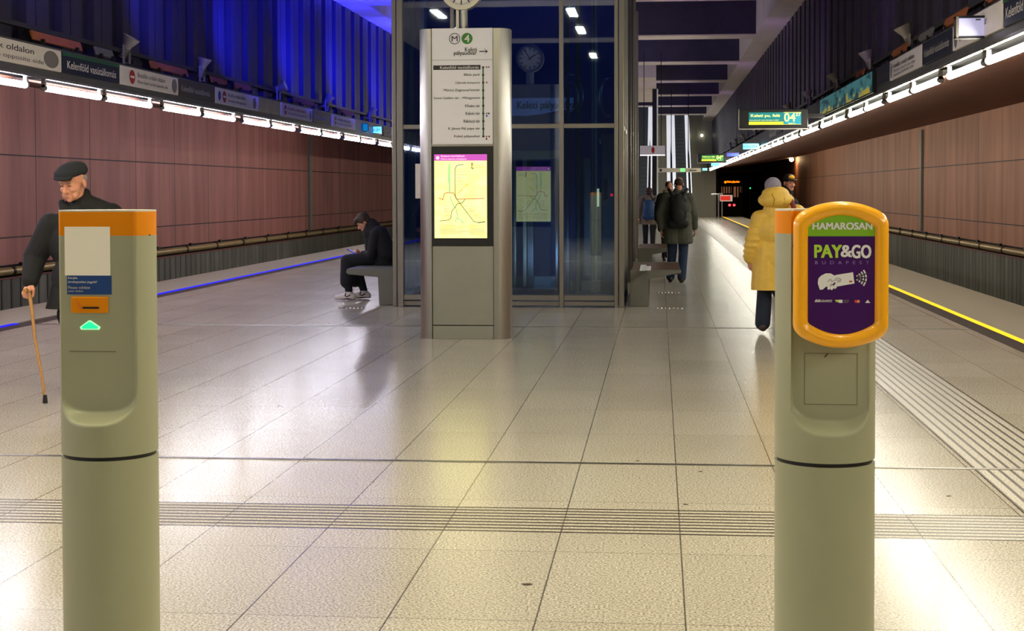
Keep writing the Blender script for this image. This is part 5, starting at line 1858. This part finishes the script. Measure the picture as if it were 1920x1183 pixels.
MB().tube([(-.02, -.14, .12), (-.16, -.2, .42), (-.3, -.13, .66)], .018, 6).build('strap', M_PACKK, e, smooth=60)

# --- person with fur hood facing the camera
r, L = starter('person', 'person in a black coat with a pale fur collar, half hidden behind the bearded man', 1254, 33.0)
Hm = L(1254, 340).z
J = walker(r, L, 0, 0, L(1254, 400).x, 0, 0, Hm, 0, .17, stride=.1, facing=-1)
HM = head_mat(L(1255, 350), 10, 4, 0, .95)
blob('body', body_prims(J, HM, True, palms=((1, 0, 0), (-1, 0, 0)), slim=.9), SKIN, r, .008, 4)
for s in (-1, 1):
    blob('eye', tf([E((s * .031, -.086, .002), (.012, .004, .005))], HM), M_EYE, r, .002, 0)
blob('hair', tf([E((0, .03, .04), (.088, .1, .085))], HM), M_HAIRD, r, .008, 2)
coat = [H(J['shR'], J['shL'], .085), E(J['pel'] + V((0, 0, .3)), (.22, .14, .25)), H(J['pel'] + V((-.06, 0, .15)), J['pel'] + V((-.09, 0, -.2)), .15, .16), H(J['pel'] + V((.06, 0, .15)), J['pel'] + V((.09, 0, -.2)), .15, .16)]
for k in 'RL':
    coat += [H(J['sh' + k], J['el' + k], .085, .072), H(J['el' + k], J['wr' + k] + V((0, 0, .02)), .07, .055)]
blob('coat', coat, M_BLKC, r, .01, 3, cuts=((V((0, 0, .62)), V((0, 0, -1))),))
mb = []
for i in range(14):
    a = 2 * PI * i / 14
    mb.append(E(HM @ V((.1 * math.cos(a), .02 + .09 * math.sin(a), -.115)), (.045, .045, .04)))
blob('fur_collar', mb, mat('fur_beige', (186, 160, 128), .95, var=.3, vscale=60, bump=.6, bscale=90), r, .01, 1)
blob('trousers', legs_prims(J, (.094, .075, .06)), M_BLKT, r, .01, 3)
for k in 'RL':
    shoe(J, k, M_SHOEK, r)

# --- person in the mustard coat
r, L = starter('person', 'person in a long mustard padded coat and grey knit hat walking away', 1452, 16.3)
Hm = L(1448, 334).z
cx0 = L(1455, 450).x
J = walker(r, L, 0, 0, cx0, 0, 0, Hm, 0, .19, stride=.17)
J['shL'], J['shR'] = L(1424, 411), L(1494, 400)
J['elL'], J['wrL'] = L(1410, 458, -.03), L(1406, 484, .03)
J['elR'], J['wrR'] = L(1507, 462, .03), L(1508, 492, .12)
J['neck'] = L(1453, 385)
J['anL'] = L(1430, 600, -.03)
J['anL'].z = .115
J['knL'] = V((J['anL'].x + .03, .1, .46))
J['anR'].x = L(1474, 600).x
HM = head_mat(L(1449, 357), 180, 4, 0, .98)
blob('body', body_prims(J, HM, True, palms=((-.6, .5, 0), (.6, .6, 0)), dirs=(V((.0, .05, -1)), V((.1, .15, -1)))), SKIN, r, .005, 4)
for s in (-1, 1):
    blob('eye', tf([E((s * .031, -.086, .002), (.012, .004, .005))], HM), M_EYE, r, .002, 0)
blob('knit_hat', tf([E((0, .01, .05), (.09, .104, .092)), E((0, .015, .0), (.088, .102, .055))], HM), M_BEAN, r, .005, 2)
pel = J['pel']
coat = [H(J['shR'], J['shL'], .095), E(L(1456, 432), (.245, .17, .2)), E(L(1456, 478), (.235, .175, .22)), H(L(1440, 470), L(1437, 538), .155, .165), H(L(1474, 470), L(1478, 538), .155, .165),
        H(J['neck'] + V((0, 0, -.08)), J['neck'] + V((0, 0, .02)), .13, .11)]
for k in 'RL':
    a, b_, c_ = J['sh' + k], J['el' + k], J['wr' + k]
    pts = [a.lerp(b_, t) for t in (.1, .38, .66, .94)] + [b_.lerp(c_, t) for t in (.3, .66, .98)]
    for p, q, rr in zip(pts, pts[1:], (.098, .096, .093, .09, .085, .08)):
        m_ = (p + q) / 2
        coat.append(E(m_, (rr, rr, (p - q).length * .62)))
        coat.append(H(p, q, rr * .86, rr * .84))
co_ = blob('padded_coat', coat, M_PUFF, r, .007, 3, cuts=((V((0, 0, L(1440, 543).z)), V((0, 0, -1))),))
hood = [E(L(1455, 375, -.06), (.19, .135, .088)), E(L(1454, 364, -.05), (.145, .11, .085))]
blob('hood', hood, M_PUFF, r, .006, 10)
mb = MB()
mb.tube([L(1447, 363, -.15), L(1452, 374, -.2), L(1450, 386, -.19)], .004, 6)
mb.tube([L(1466, 364, -.14), L(1471, 372, -.18), L(1470, 384, -.17)], .004, 6)
mb.build('hood_seam', mat('coat_seam', (150, 112, 26), .6), r, smooth=60)
MB().ball(L(1454.5, 355, -.125), .009, 6).build('snap_button', M_BLACK, r, smooth=60)
blob('jeans', legs_prims(J, (.1, .084, .082)), M_JEAND, r, .008, 4)
for k in 'RL':
    shoe(J, k, M_SHOEB, r)
e = thing('shoulder_bag', 'dark red bag strap over the right shoulder of the mustard coat', 'bag', tuple(r.location + L(1500, 470, .16)))
mb = MB()
path = [L(1481, 366, -.04), L(1484, 377, -.11), L(1488, 388, -.125), L(1492, 405, -.14), L(1500, 440, -.12), L(1502, 462, .06)]
mb.tube([p + r.location for p in path], [.022, .026, .026, .024, .022, .02], 8)
mb.build('strap', M_STRAPR, e, smooth=60, world=True)
blob('pouch', [H((.1, .02, .0), (.1, .02, -.16), .1, .12)], M_STRAPR, e, .01, 2)

# --- man with the yellow-fronted cap
r, L = starter('person', 'person in dark clothes and a black cap with a yellow front, beyond the mustard coat', 1478, 22.0)
Hm = L(1481, 326).z
J = walker(r, L, 0, 0, L(1467, 400).x, 0, 0, Hm, 0, .14, stride=.1, facing=-1)
for k in 'RL':
    J['sh' + k].z -= .09
J['neck'].z -= .03
J['neck'].x = L(1475, 400).x
HM = head_mat(L(1480, 343), 24, 2, 0, .95)
blob('body', body_prims(J, HM, True, palms=((1, 0, 0), (-1, 0, 0))), SKINO, r, .006, 4)
for s in (-1, 1):
    blob('eye', tf([E((s * .031, -.087, .002), (.013, .005, .006))], HM), M_EYE, r, .002, 0)
blob('moustache', tf([H((-.02, -.1, -.056), (.02, -.1, -.056), .007)], HM), M_HAIRB, r, .003, 1)
blob('cap', tf([E((0, .01, .06), (.086, .104, .075)), E((0, -.1, .045), (.07, .06, .014))], HM), M_SHOEK, r, .005, 2)
blob('cap_front', tf([E((0, -.06, .083), (.052, .042, .034))], HM), mat('cap_yellow', (236, 176, 40), .7), r, .004, 2)
coat = [H(J['shR'], J['shL'], .09), E(J['pel'] + V((0, 0, .32)), (.2, .15, .25)), H(J['pel'] + V((-.07, 0, .15)), J['pel'] + V((-.08, 0, -.1)), .15, .15), H(J['pel'] + V((.07, 0, .15)), J['pel'] + V((.08, 0, -.1)), .15, .15),
        H(J['neck'] + V((0, 0, -.06)), J['neck'] + V((.02, .0, .075)), .09, .075)]
for k in 'RL':
    coat += [H(J['sh' + k], J['el' + k], .088, .075), H(J['el' + k], J['wr' + k] + V((0, 0, .02)), .073, .056)]
blob('jacket', coat, M_BLKC, r, .009, 3, cuts=((V((0, 0, J['pel'].z - .16)), V((0, 0, -1))),))
blob('trousers', legs_prims(J), M_BLKT, r, .009, 3)
for k in 'RL':
    shoe(J, k, M_SHOEK, r)
# ------------------------------------------------------------------ light
def lamp(name, kind, loc, energy, col, rot=None, parent=None, **kw):
    d = bpy.data.lights.new(name, kind)
    d.energy = energy
    d.color = col
    for k, v in kw.items():
        setattr(d, k, v)
    o = bpy.data.objects.new(name, d)
    COL.objects.link(o)
    o.location = loc
    if rot:
        o.rotation_euler = rot
    if parent:
        o.parent = parent
    return o


def aim(o, tgt):
    o.rotation_euler = (Vector(tgt) - o.location).to_track_quat('-Z', 'Y').to_euler()
    return o


# blue floods of the left tray, washing the left upper wall and the coffers
for i, (y, e) in enumerate(((15, 100), (18.9, 320), (22.5, 800), (26.5, 1150), (30.5, 1150), (35, 1150))):
    o = lamp('blue_flood', 'SPOT', (-5.5, y, 3.42), e, (.012, .016, 1.0), spot_size=math.radians(130), spot_blend=.9, shadow_soft_size=.12)
    aim(o, (UP_L + .3, y + 1.5, 5.0))
for y in (12, 20, 28, 36, 48, 62):
    o = lamp('violet_flood', 'SPOT', (1.9, y, 3.42), 34, (.5, .26, 1.0), spot_size=math.radians(130), spot_blend=.9, shadow_soft_size=.12)
    aim(o, (UP_R - .2, y + 1.5, 5.0))
for y in (22, 32, 42, 56, 70):
    o = lamp('violet_uplight', 'SPOT', (.8, y, 3.6), 30, (.22, .14, 1.0), spot_size=math.radians(120), spot_blend=.9, shadow_soft_size=.12)
    aim(o, (0.0, y + 3, 6.5))
# unseen blue light added to tint the upper elevator shaft
o = lamp('shaft_head_fill', 'SPOT', ((EX0 + EX1) / 2, EY + .5, 6.0), 230, (.04, .2, 1.0), spot_size=math.radians(125), spot_blend=.8, shadow_soft_size=.15)
aim(o, ((EX0 + EX1) / 2, EY + ED, 4.4))
o = lamp('shaft_pit_fill', 'SPOT', ((EX0 + EX1) / 2 + .4, EY + .35, .6), 36, (.8, .88, 1.0), spot_size=math.radians(130), spot_blend=.8, shadow_soft_size=.1)  # unseen light added to brighten the lower shaft
aim(o, ((EX0 + EX1) / 2 + .4, EY + ED, 1.4))
# warm lamps of the entrance hall overhead
for x in (-4.6, -1.8, 1.0):
    for (y, e) in ((-3.0, 30), (3.8, 75), (7.4, 110)):
        lamp('hall_lamp', 'AREA', (x, y, 5.2), e, (1.0, .89, .58), shape='RECTANGLE', size=.16, size_y=1.4)
p = at_x(1484, 299, WALL_R - .3)
lamp('wall_lamp_light', 'POINT', (p.x - .1, p.y - .2, p.z), 60, (1, .6, .3), shadow_soft_size=.12)

w = bpy.data.worlds.new('world')
SC.world = w
w.use_nodes = True
w.node_tree.nodes['Background'].inputs[0].default_value = (.5, .5, .6, 1)
w.node_tree.nodes['Background'].inputs[1].default_value = .02
SC.view_settings.view_transform = 'Standard'
SC.view_settings.look = 'None'
SC.view_settings.exposure = 0
SC.view_settings.gamma = 1
SC.cycles.max_bounces = 6
SC.cycles.diffuse_bounces = 3
SC.cycles.glossy_bounces = 4
SC.cycles.use_adaptive_sampling = True
SC.cycles.adaptive_threshold = .02
SC.cycles.transparent_max_bounces = 12
SC.cycles.sample_clamp_indirect = 6
SC.cycles.use_light_tree = True
